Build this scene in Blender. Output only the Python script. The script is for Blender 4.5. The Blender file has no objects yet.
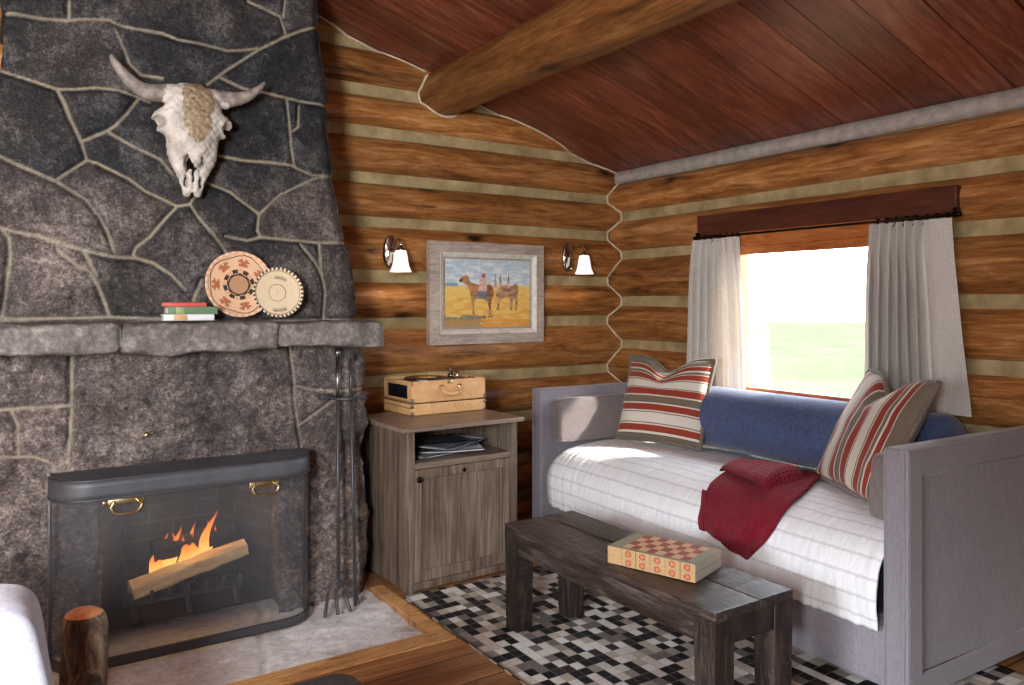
import bpy, bmesh, math, random
import numpy as np
from mathutils import Vector, Matrix, noise as mn
random.seed(7); rng = np.random.default_rng(7)
SC = bpy.context.scene; COL = SC.collection
PI = math.pi
def S(r, g=None, b=None):
    if g is None: g = b = r
    f = lambda c: (c/255/12.92 if c/255 <= .04045 else ((c/255+.055)/1.055)**2.4)
    return (f(r), f(g), f(b), 1)
def nz(x, y=0, z=0): return mn.noise(Vector((x, y, z)))
def fz(x, y, z, o=4): return mn.fractal(Vector((x, y, z)), 1.0, 2.0, o)
def sm(a, b, x):
    t = min(1, max(0, (x-a)/(b-a))); return t*t*(3-2*t)

# ------------------------------------------------------------------ materials
class G:
    def __init__(s, name):
        s.m = bpy.data.materials.new(name); s.m.use_nodes = True
        s.nt = s.m.node_tree; s.nt.nodes.clear()
        s.out = s.nt.nodes.new('ShaderNodeOutputMaterial')
    def n(s, t, props=None, **ins):
        nd = s.nt.nodes.new('ShaderNode'+t)
        for k, v in (props or {}).items(): setattr(nd, k, v)
        for k, v in ins.items(): s.put(nd, k.replace('_', ' '), v)
        return nd
    def put(s, nd, k, v):
        i = nd.inputs[int(k)] if k.isdigit() else nd.inputs[k]
        if isinstance(v, bpy.types.NodeSocket): s.nt.links.new(v, i)
        else: i.default_value = v
    def co(s, which='Object'): return s.n('TexCoord').outputs[which]
    def map(s, v, sc=(1, 1, 1), loc=(0, 0, 0), rot=(0, 0, 0)):
        return s.n('Mapping', Vector=v, Scale=sc, Location=loc, Rotation=rot).outputs[0]
    def noise(s, v, scale=5, detail=4, rough=.55, dist=0):
        return s.n('TexNoise', Vector=v, Scale=scale, Detail=detail, Roughness=rough, Distortion=dist).outputs['Fac']
    def ramp(s, f, stops, interp='LINEAR'):
        nd = s.n('ValToRGB', Fac=f); cr = nd.color_ramp; cr.interpolation = interp
        while len(cr.elements) < len(stops): cr.elements.new(.5)
        for e, (p, c) in zip(cr.elements, stops):
            e.position = p; e.color = c if len(c) == 4 else (*c, 1)
        return nd.outputs[0]
    def mix(s, f, a, b, blend='MIX'):
        nd = s.n('Mix', {'data_type': 'RGBA', 'blend_type': blend})
        s.put(nd, '0', f); s.put(nd, '6', a); s.put(nd, '7', b); return nd.outputs[2]
    def math(s, op, a, b=0.0):
        nd = s.n('Math', {'operation': op}); s.put(nd, '0', a); s.put(nd, '1', b); return nd.outputs[0]
    def sep(s, v): return s.n('SeparateXYZ', Vector=v).outputs
    def comb(s, x, y, z): return s.n('CombineXYZ', X=x, Y=y, Z=z).outputs[0]
    def attr(s, name, o='Fac'): return s.n('Attribute', {'attribute_name': name}).outputs[o]
    def add(s, a, b):
        nd = s.n('VectorMath', {'operation': 'ADD'}); s.put(nd, '0', a); s.put(nd, '1', b); return nd.outputs[0]
    def rnd(s): return s.n('ObjectInfo').outputs['Random']
    def bump(s, h, st=.3, d=.01): return s.n('Bump', Height=h, Strength=st, Distance=d).outputs[0]
    def bsdf(s, color, rough=.6, normal=None, **kw):
        b = s.n('BsdfPrincipled', Base_Color=color, Roughness=rough)
        if normal is not None: s.put(b, 'Normal', normal)
        for k, v in kw.items(): s.put(b, k.replace('_', ' '), v)
        return b.outputs[0]
    def done(s, shader):
        s.nt.links.new(shader, s.out.inputs[0]); return s.m
def g3(v): return S(v, v, v)

def wood(name, dark, mid, light, rough=.5, axis=0, scale=1.0, bump=.25, knots=.0, contrast=1.0, spec=.4, cracks=0.0, st=1.0):
    g = G(name); r = g.rnd(); c = g.co()
    off = g.comb(g.math('MULTIPLY', r, 37.0), g.math('MULTIPLY', r, 91.0), g.math('MULTIPLY', r, 53.0))
    c = g.add(c, off)
    a = [17.0*scale]*3; a[axis] = 2.4*scale*st
    b = [66.0*scale]*3; b[axis] = 8*scale*st
    n1 = g.noise(g.map(c, a), 1.0, 7, .66, .8); n2 = g.noise(g.map(c, b), 1.0, 5, .7, .4)
    d = [2.2*scale]*3; d[axis] = 1.1*scale
    n3 = g.noise(g.map(c, d), 1.0, 3, .5)
    f = g.math('ADD', g.math('MULTIPLY', n1, .5), g.math('ADD', g.math('MULTIPLY', n2, .3), g.math('MULTIPLY', n3, .2)))
    w = .16/contrast
    col = g.ramp(f, [(.5-w, dark), (.5, mid), (.5+w, light)])
    tone = g.math('ADD', .82, g.math('MULTIPLY', r, .36))
    col = g.mix(1.0, col, g.comb(tone, tone, tone), 'MULTIPLY')
    if cracks:
        k = [46.0*scale]*3; k[axis] = 1.8*scale
        cr = g.ramp(g.noise(g.map(c, k, (3, 5, 7)), 1.0, 3, .6, .4), [(.64, (0, 0, 0)), (.70, (1, 1, 1))])
        col = g.mix(g.math('MULTIPLY', cr, cracks), col, tuple(x*.3 for x in dark[:3])+(1,))
        st = g.ramp(n3, [(.56, (0, 0, 0)), (.72, (1, 1, 1))]); col = g.mix(g.math('MULTIPLY', st, cracks*.5), col, dark)
    if knots:
        k = [3.2*scale]*3; k[axis] = 1.7*scale
        v = g.n('TexVoronoi', Vector=g.map(c, k), Scale=1.0); vd = g.math('ADD', v.outputs['Distance'], g.math('MULTIPLY', g.math('SUBTRACT', n2, .5), .22))
        km = g.ramp(vd, [(.05, (1, 1, 1)), (.15, (0, 0, 0))])
        col = g.mix(g.math('MULTIPLY', km, knots), col, tuple(x*.22 for x in dark[:3])+(1,))
    return g.done(g.bsdf(col, rough, g.bump(f, bump, .02), Specular_IOR_Level=spec))

M = {}
def build_materials():
    M['log'] = wood('log_wood', S(86, 50, 24), S(162, 106, 56), S(214, 160, 102), .36, 0, 1.0, .35, .95, 1.2, cracks=.75)
    M['log_end'] = wood('cut_log_end', S(170, 104, 62), S(222, 156, 108), S(240, 192, 150), .3, 2, 3.0, .1)
    M['beam'] = wood('beam_wood', S(72, 42, 20), S(138, 88, 46), S(184, 132, 78), .42, 0, .8, .35, .9, 1.2, cracks=.7)
    M['cabinet'] = wood('cabinet_wood', S(62, 50, 42), S(116, 99, 85), S(160, 142, 126), .45, 2, 2.4, .2, 0, 1.25, st=.3)
    M['cabinet_top'] = wood('cabinet_top_wood', S(84, 70, 60), S(134, 116, 101), S(166, 148, 132), .32, 0, 2.4, .15, 0, 1.0, st=.35)
    M['bench'] = wood('bench_wood', S(22, 17, 15), S(54, 45, 41), S(100, 88, 82), .30, 1, 2.0, .6, 0, 1.2)
    M['bench_leg'] = wood('bench_leg_wood', S(18, 13, 11), S(46, 36, 32), S(84, 68, 60), .42, 2, 2.0, .7, 0, 1.3)
    M['casing'] = wood('window_casing_wood', S(120, 62, 28), S(178, 104, 52), S(208, 138, 82), .4, 1, 2.0, .1)
    M['valance'] = wood('red_brown_board', S(58, 26, 18), S(92, 46, 32), S(116, 64, 46), .45, 1, 1.6, .2)
    M['frame'] = wood('weathered_frame_wood', S(124, 110, 100), S(178, 164, 152), S(208, 196, 184), .55, 0, 4.0, .2)
    M['firewood'] = wood('firewood', S(180, 140, 92), S(224, 188, 138), S(242, 214, 170), .6, 0, 3.0, .3, .5)
    M['charlog'] = wood('charred_wood', S(10, 9, 8), S(24, 20, 18), S(60, 50, 44), .8, 0, 3.0, .6)
    M['border'] = wood('border_board', S(140, 92, 50), S(206, 156, 98), S(234, 192, 136), .35, 0, 3.0, .3, 0, 1.2)
    # floor: planks along x
    g = G('floor_planks'); c = g.co(); x, y, z = g.sep(c)
    row = g.math('FLOOR', g.math('DIVIDE', y, .19)); wn = g.n('TexWhiteNoise', {'noise_dimensions': '1D'}, W=row).outputs['Value']
    cc = g.add(c, g.comb(g.math('MULTIPLY', wn, 31.0), g.math('MULTIPLY', wn, 17.0), 0.0))
    n1 = g.noise(g.map(cc, (1.0, 12, 12)), 1, 6, .62, 1.0); n2 = g.noise(g.map(cc, (2.0, 60, 60)), 1, 3)
    f = g.math('ADD', g.math('MULTIPLY', n1, .65), g.math('MULTIPLY', n2, .35))
    col = g.ramp(f, [(.3, S(74, 46, 28)), (.48, S(156, 108, 66)), (.66, S(206, 156, 104))])
    t = g.math('ADD', .7, g.math('MULTIPLY', wn, .55)); col = g.mix(1.0, col, g.comb(t, t, t), 'MULTIPLY')
    fr = g.math('FRACT', g.math('DIVIDE', y, .19)); e = g.math('MINIMUM', fr, g.math('SUBTRACT', 1.0, fr))
    gap = g.ramp(e, [(.008, (1, 1, 1)), (.02, (0, 0, 0))]); col = g.mix(gap, col, S(14, 8, 5))
    M['floor'] = g.done(g.bsdf(col, .36, g.bump(g.math('SUBTRACT', f, gap), .25, .01)))
    # ceiling boards, attribute 'tone' per board
    g = G('ceiling_boards'); c = g.co(); t = g.attr('tone')
    cc = g.add(c, g.comb(g.math('MULTIPLY', t, 13.0), g.math('MULTIPLY', t, 41.0), 0.0))
    n1 = g.noise(g.map(cc, (2.2, 18, 2.2)), 1, 7, .66, 1.4); n2 = g.noise(g.map(cc, (7, 70, 7)), 1, 4)
    f = g.math('ADD', g.math('MULTIPLY', n1, .65), g.math('MULTIPLY', n2, .35))
    col = g.ramp(f, [(.28, S(66, 28, 18)), (.5, S(128, 66, 48)), (.72, S(178, 112, 86))])
    v = g.n('TexVoronoi', Vector=g.map(cc, (2.0, 5.0, 2.0)), Scale=1.0).outputs['Distance']
    km = g.ramp(g.math('ADD', v, g.math('MULTIPLY', g.math('SUBTRACT', n2, .5), .2)), [(.04, (1, 1, 1)), (.12, (0, 0, 0))]); col = g.mix(g.math('MULTIPLY', km, .75), col, S(34, 15, 10))
    tt = g.math('ADD', .62, g.math('MULTIPLY', t, .62)); col = g.mix(1.0, col, g.comb(tt, tt, tt), 'MULTIPLY')
    M['ceiling'] = g.done(g.bsdf(col, .34, g.bump(f, .2, .01)))
    # chinking and plaster
    def plain(name, a, b, rough=.8, sc=8, bs=.2, bd=.01, **kw):
        g = G(name); c = g.co(); n = g.noise(c, sc, 5, .6)
        return g.done(g.bsdf(g.ramp(n, [(.35, a), (.65, b)]), rough, g.bump(n, bs, bd), **kw))
    M['plain'] = plain
    M['chink'] = plain('tan_chinking', S(146, 128, 88), S(190, 170, 126), .8, 7, .4)
    M['caulk'] = plain('cream_caulk', S(196, 180, 148), S(222, 208, 178), .8, 30)
    M['eave'] = plain('pale_grey_eave_strip', S(158, 150, 142), S(186, 178, 170), .8, 20, .4)
    M['plaster'] = plain('plaster', S(120, 100, 76), S(150, 128, 98), .9)
    # stone
    g = G('fireplace_stone'); c = g.co(); mt = g.attr('mortar'); tn = g.attr('tone'); cc = c
    n1 = g.noise(cc, 6, 8, .68, .4); n2 = g.noise(cc, 38, 6, .7); n3 = g.noise(cc, 2.2, 3)
    n5 = g.noise(cc, 95, 4, .75)
    f = g.math('ADD', g.math('MULTIPLY', n1, .5), g.math('ADD', g.math('MULTIPLY', n2, .32), g.math('MULTIPLY', n5, .18)))
    ca = g.ramp(f, [(.36, S(14, 15, 17)), (.5, S(39, 40, 43)), (.63, S(86, 84, 84))])
    cb = g.ramp(f, [(.36, S(38, 33, 32)), (.5, S(100, 89, 85)), (.64, S(164, 150, 143))])
    col = g.mix(g.ramp(g.math('ADD', g.math('MULTIPLY', tn, .7), g.math('MULTIPLY', n3, .5)), [(.35, (0, 0, 0)), (.85, (1, 1, 1))]), ca, cb)
    col = g.mix(g.ramp(g.noise(cc, 13, 5, .7), [(.66, (0, 0, 0)), (.78, (.5, .5, .5))]), col, S(168, 158, 144))
    col = g.mix(g.ramp(g.noise(cc, 9, 6, .7, 1.5), [(.3, (.6, .6, .6)), (.4, (0, 0, 0))]), col, S(40, 37, 38))
    col = g.mix(1.0, col, g.ramp(g.math('ADD', g.math('MULTIPLY', n5, .55), g.math('MULTIPLY', g.noise(cc, 150, 3, .7), .45)), [(.36, (.42, .42, .42)), (.5, (1, 1, 1)), (.64, (1.75, 1.7, 1.65))]), 'MULTIPLY')
    col = g.mix(mt, col, g.ramp(n2, [(.3, S(134, 124, 106)), (.7, S(186, 174, 150))]))
    M['stone'] = g.done(g.bsdf(col, .7, g.bump(f, 1.0, .022), Specular_IOR_Level=.3))
    g = G('mantel_stone'); c = g.co(); n1 = g.noise(c, 7, 8, .7, .3); n2 = g.noise(c, 45, 6, .7)
    f = g.math('ADD', g.math('MULTIPLY', n1, .5), g.math('MULTIPLY', n2, .5))
    col = g.ramp(f, [(.32, S(54, 49, 47)), (.5, S(114, 106, 102)), (.66, S(170, 161, 154))])
    M['mantel'] = g.done(g.bsdf(col, .75, g.bump(f, .8, .015)))
    g = G('hearth_stone'); c = g.co(); n1 = g.noise(c, 4, 8, .7, .5); n2 = g.noise(c, 40, 6, .7)
    f = g.math('ADD', g.math('MULTIPLY', n1, .5), g.math('MULTIPLY', n2, .5))
    col = g.ramp(f, [(.32, S(160, 158, 158)), (.5, S(218, 216, 216)), (.66, S(244, 242, 240))])
    M['hearth'] = g.done(g.bsdf(col, .7, g.bump(f, .7, .012)))
    # firebrick
    g = G('sooty_firebrick'); c = g.co(); x, y, z = g.sep(c)
    b = g.n('TexBrick', Vector=g.comb(g.math('ADD', x, y), z, 0.0), Color1=S(66, 62, 59), Color2=S(84, 79, 74), Mortar=S(108, 102, 96), Scale=1.0, Mortar_Size=.004, Brick_Width=.2, Row_Height=.075)
    n = g.noise(c, 5, 5, .6); col = g.mix(g.ramp(n, [(.35, (.8, .8, .8)), (.65, (.2, .2, .2))]), b.outputs['Color'], S(34, 32, 31))
    M['firebrick'] = g.done(g.bsdf(col, .9, g.bump(b.outputs['Fac'], -.4, .01)))
    # metals
    def metal(name, col, rough=.35, bs=.0, met=1.0):
        g = G(name); c = g.co(); n = g.noise(c, 40, 4)
        return g.done(g.bsdf(g.mix(g.math('MULTIPLY', n, .35), col, tuple(x*.5 for x in col[:3])+(1,)), rough, g.bump(n, bs, .004), Metallic=met))
    M['iron'] = metal('black_iron', S(84, 84, 88), .45, .3, .6)
    M['steel'] = metal('brushed_steel', S(150, 148, 146), .3, .1)
    M['brass'] = metal('aged_brass', S(206, 190, 150), .3)
    M['chrome'] = metal('chrome', S(200, 196, 192), .12)
    M['darkmetal'] = metal('dark_bronze', S(40, 34, 30), .4)
    g = G('black_wire_mesh'); c = g.co(); n = g.noise(c, 3, 3)
    d = g.bsdf(g.ramp(n, [(.3, S(74, 74, 79)), (.7, S(98, 98, 103))]), .6); tr = g.n('BsdfTransparent', Color=(1, 1, 1, 1)).outputs[0]
    mx = g.n('MixShader', Fac=.40); g.put(mx, '1', tr); g.put(mx, '2', d); M['mesh'] = g.done(mx.outputs[0])
    g = G('black_sheet_mesh'); c = g.co(); n = g.noise(c, 4, 4, .6); x, y, z = g.sep(c)
    w = g.math('MULTIPLY', g.math('SINE', g.math('MULTIPLY', g.math('ADD', x, y), 1800.0)), g.math('SINE', g.math('MULTIPLY', z, 1800.0)))
    M['meshband'] = g.done(g.bsdf(g.ramp(n, [(.3, S(70, 71, 75)), (.7, S(98, 99, 104))]), .5, g.bump(w, .1, .001), Metallic=.4))
    # fabrics
    def fabric(name, a, b, sc=420, rough=.9, sheen=.3, bs=.15, extra=None):
        g = G(name); c = g.co(); x, y, z = g.sep(c)
        n1 = g.noise(g.map(c, (sc*.08, sc*.9, sc*.9)), 1, 2); n2 = g.noise(g.map(c, (sc*.9, sc*.08, sc*.9)), 1, 2); n4 = g.noise(g.map(c, (sc*.5, sc*.5, sc*.06)), 1, 2)
        n3 = g.noise(c, 3, 4)
        f = g.math('ADD', g.math('ADD', g.math('MULTIPLY', n1, .25), g.math('MULTIPLY', n2, .25)), g.math('ADD', g.math('MULTIPLY', n4, .3), g.math('MULTIPLY', n3, .2)))
        col = g.ramp(f, [(.36, a), (.64, b)])
        return g.done(g.bsdf(col, rough, g.bump(f, bs, .003), Sheen_Weight=sheen, Specular_IOR_Level=.15))
    M['sofa'] = fabric('grey_mauve_linen', S(120, 116, 124), S(158, 152, 160))
    M['sofadark'] = fabric('grey_linen_cushion', S(106, 97, 97), S(136, 126, 125))
    M['blue'] = fabric('navy_blue_weave', S(52, 64, 96), S(92, 108, 148), 300)
    M['fringe'] = fabric('brush_fringe', S(82, 72, 62), S(138, 126, 112), 300, bs=.6)
    M['lav'] = fabric('pale_lavender_weave', S(182, 184, 204), S(220, 221, 234), 200, bs=.4)
    M['blackcloth'] = fabric('black_mattress', S(18, 18, 20), S(34, 34, 38), 200)
    M['leather'] = plain('black_leather', S(36, 35, 36), S(58, 56, 58), .35, 60, .2, .004)
    # coverlet: white crinkle with thin grey double stripes across (uv: u along the bed, v down)
    g = G('white_crinkle_coverlet'); u = g.co('UV'); x, y, z = g.sep(u)
    n1 = g.noise(g.map(u, (75, 9, 1)), 1, 5, .6, .8); n2 = g.noise(g.map(u, (160, 30, 1)), 1, 3)
    f = g.math('ADD', g.math('MULTIPLY', n1, .65), g.math('MULTIPLY', n2, .35))
    yy = g.math('ADD', y, g.math('MULTIPLY', g.math('SUBTRACT', n1, .5), .012))
    fr = g.math('FRACT', g.math('DIVIDE', yy, .064))
    line = g.ramp(g.math('ABSOLUTE', g.math('SUBTRACT', fr, .5)), [(.05, (1, 1, 1)), (.10, (0, 0, 0))])
    col = g.mix(g.math('MULTIPLY', line, .30), g.ramp(f, [(.3, S(232, 234, 238)), (.6, S(248, 249, 252))]), S(150, 147, 150))
    M['coverlet'] = g.done(g.bsdf(col, .9, g.bump(f, .35, .006), Specular_IOR_Level=.1))
    # red knit
    g = G('red_knit'); u = g.co('UV'); x, y, z = g.sep(u)
    a = g.math('SINE', g.math('MULTIPLY', x, 760.0)); b = g.math('SINE', g.math('ADD', g.math('MULTIPLY', y, 520.0), g.math('MULTIPLY', a, 1.2)))
    f = g.math('ADD', g.math('MULTIPLY', a, .5), g.math('MULTIPLY', b, .5)); n = g.noise(u, 20, 4)
    col = g.mix(g.math('MULTIPLY', g.math('ADD', f, 1.0), .2), g.ramp(n, [(.3, S(104, 8, 26)), (.7, S(140, 18, 40))]), S(170, 40, 62))
    M['red'] = g.done(g.bsdf(col, .9, g.bump(f, .7, .004), Sheen_Weight=.08, Specular_IOR_Level=.1))
    # striped pillow, uv.y = across stripes
    g = G('striped_pillow_cloth'); u = g.co('UV'); x, y, z = g.sep(u)
    y2 = g.math('ADD', y, g.math('MULTIPLY', g.math('SUBTRACT', g.noise(u, 6, 2), .5), .006))
    W, Rd, T, K = S(232, 224, 210), S(158, 66, 52), S(124, 112, 96), S(66, 54, 48)
    st = [(0, T), (.05, K), (.058, W), (.085, Rd), (.16, W), (.172, T), (.185, W), (.30, T), (.312, W), (.325, Rd), (.40, W), (.415, T), (.50, W), (.515, Rd), (.59, W), (.60, K), (.608, W), (.70, T), (.712, W), (.725, Rd), (.79, W), (.80, T), (.83, W), (.85, Rd), (.90, W), (.91, T)]
    col = g.ramp(y2, st[:32], 'CONSTANT')
    wv = g.noise(g.map(u, (300, 40, 1)), 1, 3); col = g.mix(.5, col, g.mix(1.0, col, g.ramp(wv, [(.3, g3(190)), (.7, g3(255))]), 'MULTIPLY'))
    M['stripe'] = g.done(g.bsdf(col, .9, g.bump(wv, .3, .003), Sheen_Weight=.2, Specular_IOR_Level=.1))
    # curtain linen: partly lets daylight through
    g = G('linen_curtain'); u = g.co('UV')
    wx = g.noise(g.map(u, (260, 8, 1)), 1, 3); wy = g.noise(g.map(u, (12, 420, 1)), 1, 3)
    f = g.math('ADD', g.math('MULTIPLY', wx, .5), g.math('MULTIPLY', wy, .5))
    col = g.ramp(f, [(.36, S(208, 202, 194)), (.62, S(242, 237, 230))])
    d = g.bsdf(col, .95, g.bump(f, .3, .003), Specular_IOR_Level=.1); t = g.n('BsdfTranslucent', Color=S(170, 156, 136)).outputs[0]
    mx = g.n('MixShader', Fac=.2); g.put(mx, '1', d); g.put(mx, '2', t); M['curtain'] = g.done(mx.outputs[0])
    # rug of hide patches
    g = G('patchwork_hide'); c = g.co(); x, y, z = g.sep(c); q = .050
    ix = g.math('FLOOR', g.math('DIVIDE', x, q*.82)); iy = g.math('FLOOR', g.math('DIVIDE', y, q))
    w = g.n('TexWhiteNoise', {'noise_dimensions': '3D'}, Vector=g.comb(ix, iy, 0.0)); wv = w.outputs['Value']
    col = g.ramp(wv, [(0, S(24, 23, 25)), (.27, S(52, 44, 42)), (.35, S(120, 114, 110)), (.45, S(160, 150, 140)), (.53, S(196, 184, 168)), (.66, S(220, 214, 204)), (.82, S(236, 233, 228))], 'CONSTANT')
    hn = g.noise(g.map(c, (60, 160, 60)), 1, 4, .6); col = g.mix(.4, col, g.mix(1.0, col, g.ramp(hn, [(.3, g3(150)), (.7, g3(255))]), 'MULTIPLY'))
    ex = g.math('FRACT', g.math('DIVIDE', x, q*.82)); ey = g.math('FRACT', g.math('DIVIDE', y, q))
    e = g.math('MINIMUM', g.math('MINIMUM', ex, g.math('SUBTRACT', 1.0, ex)), g.math('MINIMUM', ey, g.math('SUBTRACT', 1.0, ey)))
    seam = g.ramp(e, [(.015, (1, 1, 1)), (.05, (0, 0, 0))]); col = g.mix(g.math('MULTIPLY', seam, .45), col, S(150, 146, 142))
    M['rug'] = g.done(g.bsdf(col, .7, g.bump(g.math('SUBTRACT', hn, seam), .3, .004), Specular_IOR_Level=.3))
    # vertex/face coloured things
    g = G('painted_colours'); c = g.co(); n = g.noise(c, 120, 4)
    col = g.attr('Col', 'Color'); M['col'] = g.done(g.bsdf(g.mix(.2, col, g.mix(1.0, col, g.ramp(n, [(.3, g3(150)), (.7, g3(255))]), 'MULTIPLY')), .7, g.bump(n, .2, .003)))
    # bone and horn
    g = G('weathered_bone'); c = g.co(); n = g.noise(c, 14, 8, .7); n2 = g.noise(c, 60, 5, .7); x, y, z = g.sep(c)
    col = g.ramp(n, [(.3, S(142, 132, 122)), (.5, S(196, 188, 178)), (.7, S(222, 216, 208))])
    dx = g.math('DIVIDE', g.math('SUBTRACT', x, .012), .062); dz = g.math('DIVIDE', g.math('SUBTRACT', z, .10), .15)
    d = g.math('ADD', g.math('ADD', g.math('MULTIPLY', dx, dx), g.math('MULTIPLY', dz, dz)), g.math('MULTIPLY', g.math('SUBTRACT', n, .5), 2.2))
    col = g.mix(g.ramp(d, [(.8, (1, 1, 1)), (1.1, (0, 0, 0))]), col, g.ramp(n2, [(.35, S(104, 86, 64)), (.65, S(176, 156, 126))]))
    M['bone'] = g.done(g.bsdf(col, .8, g.bump(n2, .5, .006)))
    M['horn'] = plain('grey_horn', S(110, 100, 92), S(164, 154, 146), .6, 25, .4)
    # glass lamp shade, flame, window glass
    g = G('frosted_lamp_glass'); b = g.n('BsdfPrincipled', Base_Color=S(250, 244, 236), Roughness=.35)
    b.inputs['Emission Color'].default_value = S(255, 240, 224); b.inputs['Emission Strength'].default_value = .75; M['shade'] = g.done(b.outputs[0])
    g = G('flame'); c = g.co('Generated'); x, y, z = g.sep(c)
    em = g.n('Emission', Color=g.ramp(z, [(0, S(255, 200, 110)), (.45, S(255, 150, 60)), (1, S(226, 92, 40))]), Strength=1.8).outputs[0]
    tr = g.n('BsdfTransparent').outputs[0]; mx = g.n('MixShader', Fac=g.ramp(z, [(.5, g3(250)), (1, g3(120))])); g.put(mx, '1', tr); g.put(mx, '2', em); M['flame'] = g.done(mx.outputs[0])
    g = G('window_glass'); gl = g.n('BsdfGlossy', Roughness=.02).outputs[0]; tr = g.n('BsdfTransparent').outputs[0]
    mx = g.n('MixShader', Fac=.05); g.put(mx, '1', tr); g.put(mx, '2', gl); M['glass'] = g.done(mx.outputs[0])
    g = G('lawn'); c = g.co(); n = g.noise(c, .35, 6, .6); n2 = g.noise(c, 6, 5, .7)
    col = g.ramp(g.math('ADD', g.math('MULTIPLY', n, .6), g.math('MULTIPLY', n2, .4)), [(.35, S(65, 72, 53)), (.65, S(77, 82, 66))])
    M['lawn'] = g.done(g.bsdf(col, 1.0, Specular_IOR_Level=0.0))
    g = G('tan_leatherette'); c = g.co(); x, y, z = g.sep(c); n = g.noise(c, 30, 4)
    col = g.ramp(n, [(.3, S(206, 156, 102)), (.7, S(226, 178, 126))])
    # stamped ornament band low on the front face
    a = g.math('MULTIPLY', g.math('SINE', g.math('MULTIPLY', x, 230.0)), g.math('SINE', g.math('MULTIPLY', z, 210.0)))
    s2 = g.math('SINE', g.math('ADD', g.math('MULTIPLY', x, 460.0), g.math('MULTIPLY', a, 2.5)))
    orn = g.ramp(g.math('MULTIPLY', s2, a), [(.25, (0, 0, 0)), (.4, (1, 1, 1))])
    b1 = g.math('MULTIPLY', g.math('GREATER_THAN', z, .048), g.math('LESS_THAN', z, .083)); b2 = g.math('MULTIPLY', g.math('GREATER_THAN', z, .018), g.math('LESS_THAN', z, .04))
    msk = g.math('MULTIPLY', g.math('MULTIPLY', g.math('ADD', b1, b2), orn), .85)
    col = g.mix(msk, col, S(134, 88, 52)); M['tan'] = g.done(g.bsdf(col, .55))
    M['black'] = plain('black_plastic', S(14, 14, 16), S(26, 26, 29), .3)
    g = G('vinyl'); c = g.co(); x, y, z = g.sep(c); rr = g.math('SQRT', g.math('ADD', g.math('MULTIPLY', x, x), g.math('MULTIPLY', y, y)))
    M['vinyl'] = g.done(g.bsdf(S(16, 16, 18), .22, g.bump(g.math('SINE', g.math('MULTIPLY', rr, 2600.0)), .15, .001)))
    M['label'] = plain('record_label', S(214, 150, 60), S(232, 178, 90), .5)
    g = G('bark'); c = g.co(); n = g.noise(g.map(c, (26, 26, 5)), 1, 8, .7, .8)
    col = g.ramp(n, [(.34, S(44, 34, 26)), (.5, S(110, 90, 72)), (.64, S(196, 176, 150))]); M['bark'] = g.done(g.bsdf(col, .7, g.bump(n, 1.0, .02)))

# ------------------------------------------------------------------ mesh helpers
def mk(name, v, f, mat, parent=None, smooth=True, uv=None, col=None, attrs=None, loc=None, rot=None, mi=None):
    me = bpy.data.meshes.new(name); me.from_pydata([tuple(map(float, p)) for p in v], [], [tuple(map(int, q)) for q in f]); me.update()
    for m in (mat if isinstance(mat, (list, tuple)) else [mat]): me.materials.append(m)
    if smooth: me.polygons.foreach_set('use_smooth', [True]*len(me.polygons))
    if mi is not None: me.polygons.foreach_set('material_index', list(mi))
    if uv is not None:
        l = me.uv_layers.new(name='UVMap'); idx = np.empty(len(me.loops), int); me.loops.foreach_get('vertex_index', idx)
        l.data.foreach_set('uv', np.asarray(uv, float)[idx].ravel())
    if col is not None:
        c = np.asarray(col, float); dom = 'POINT' if len(c) == len(v) and len(c) != len(f) else 'CORNER'
        if dom == 'CORNER':
            tot = np.empty(len(me.polygons), int); me.polygons.foreach_get('loop_total', tot); c = np.repeat(c, tot, axis=0)
        a = me.color_attributes.new('Col', 'FLOAT_COLOR', dom); a.data.foreach_set('color', c.ravel())
    for k, vals in (attrs or {}).items():
        a = me.attributes.new(k, 'FLOAT', 'POINT' if len(vals) == len(v) else 'FACE'); a.data.foreach_set('value', np.asarray(vals, float))
    o = bpy.data.objects.new(name, me); COL.objects.link(o)
    if parent is not None: o.parent = parent
    if loc is not None: o.location = loc
    if rot is not None: o.rotation_euler = rot
    return o
def tag(o, label, cat, group=None, kind=None):
    if label: o['label'] = label
    if cat: o['category'] = cat
    if group: o['group'] = group
    if kind: o['kind'] = kind
    return o
def thing(name, loc, label, cat, rz=0, group=None, kind=None):
    o = bpy.data.objects.new(name, None); COL.objects.link(o); o.empty_display_size = .05
    o.location = loc; o.rotation_euler = (0, 0, rz); return tag(o, label, cat, group, kind)
class MB:
    def __init__(s): s.v = []; s.f = []
    def add(s, vf, M=None):
        v, f = vf; b = len(s.v)
        s.v += [tuple(M @ Vector(p)) for p in v] if M is not None else [tuple(p) for p in v]
        s.f += [tuple(b+i for i in q) for q in f]; return s
    def mk(s, name, mat, parent=None, **k): return mk(name, s.v, s.f, mat, parent, **k)
def grid(fn, nu, nv, cu=False, cv=False):
    v = [fn(i/(nu if cu else nu-1), j/(nv if cv else nv-1)) for j in range(nv) for i in range(nu)]
    f = []
    for j in range(nv if cv else nv-1):
        for i in range(nu if cu else nu-1):
            a = j*nu+i; b = j*nu+(i+1) % nu; c = ((j+1) % nv)*nu+(i+1) % nu; d = ((j+1) % nv)*nu+i
            f.append((a, b, c, d))
    return v, f
def gridflip(vf): return vf[0], [q[::-1] for q in vf[1]]
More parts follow.
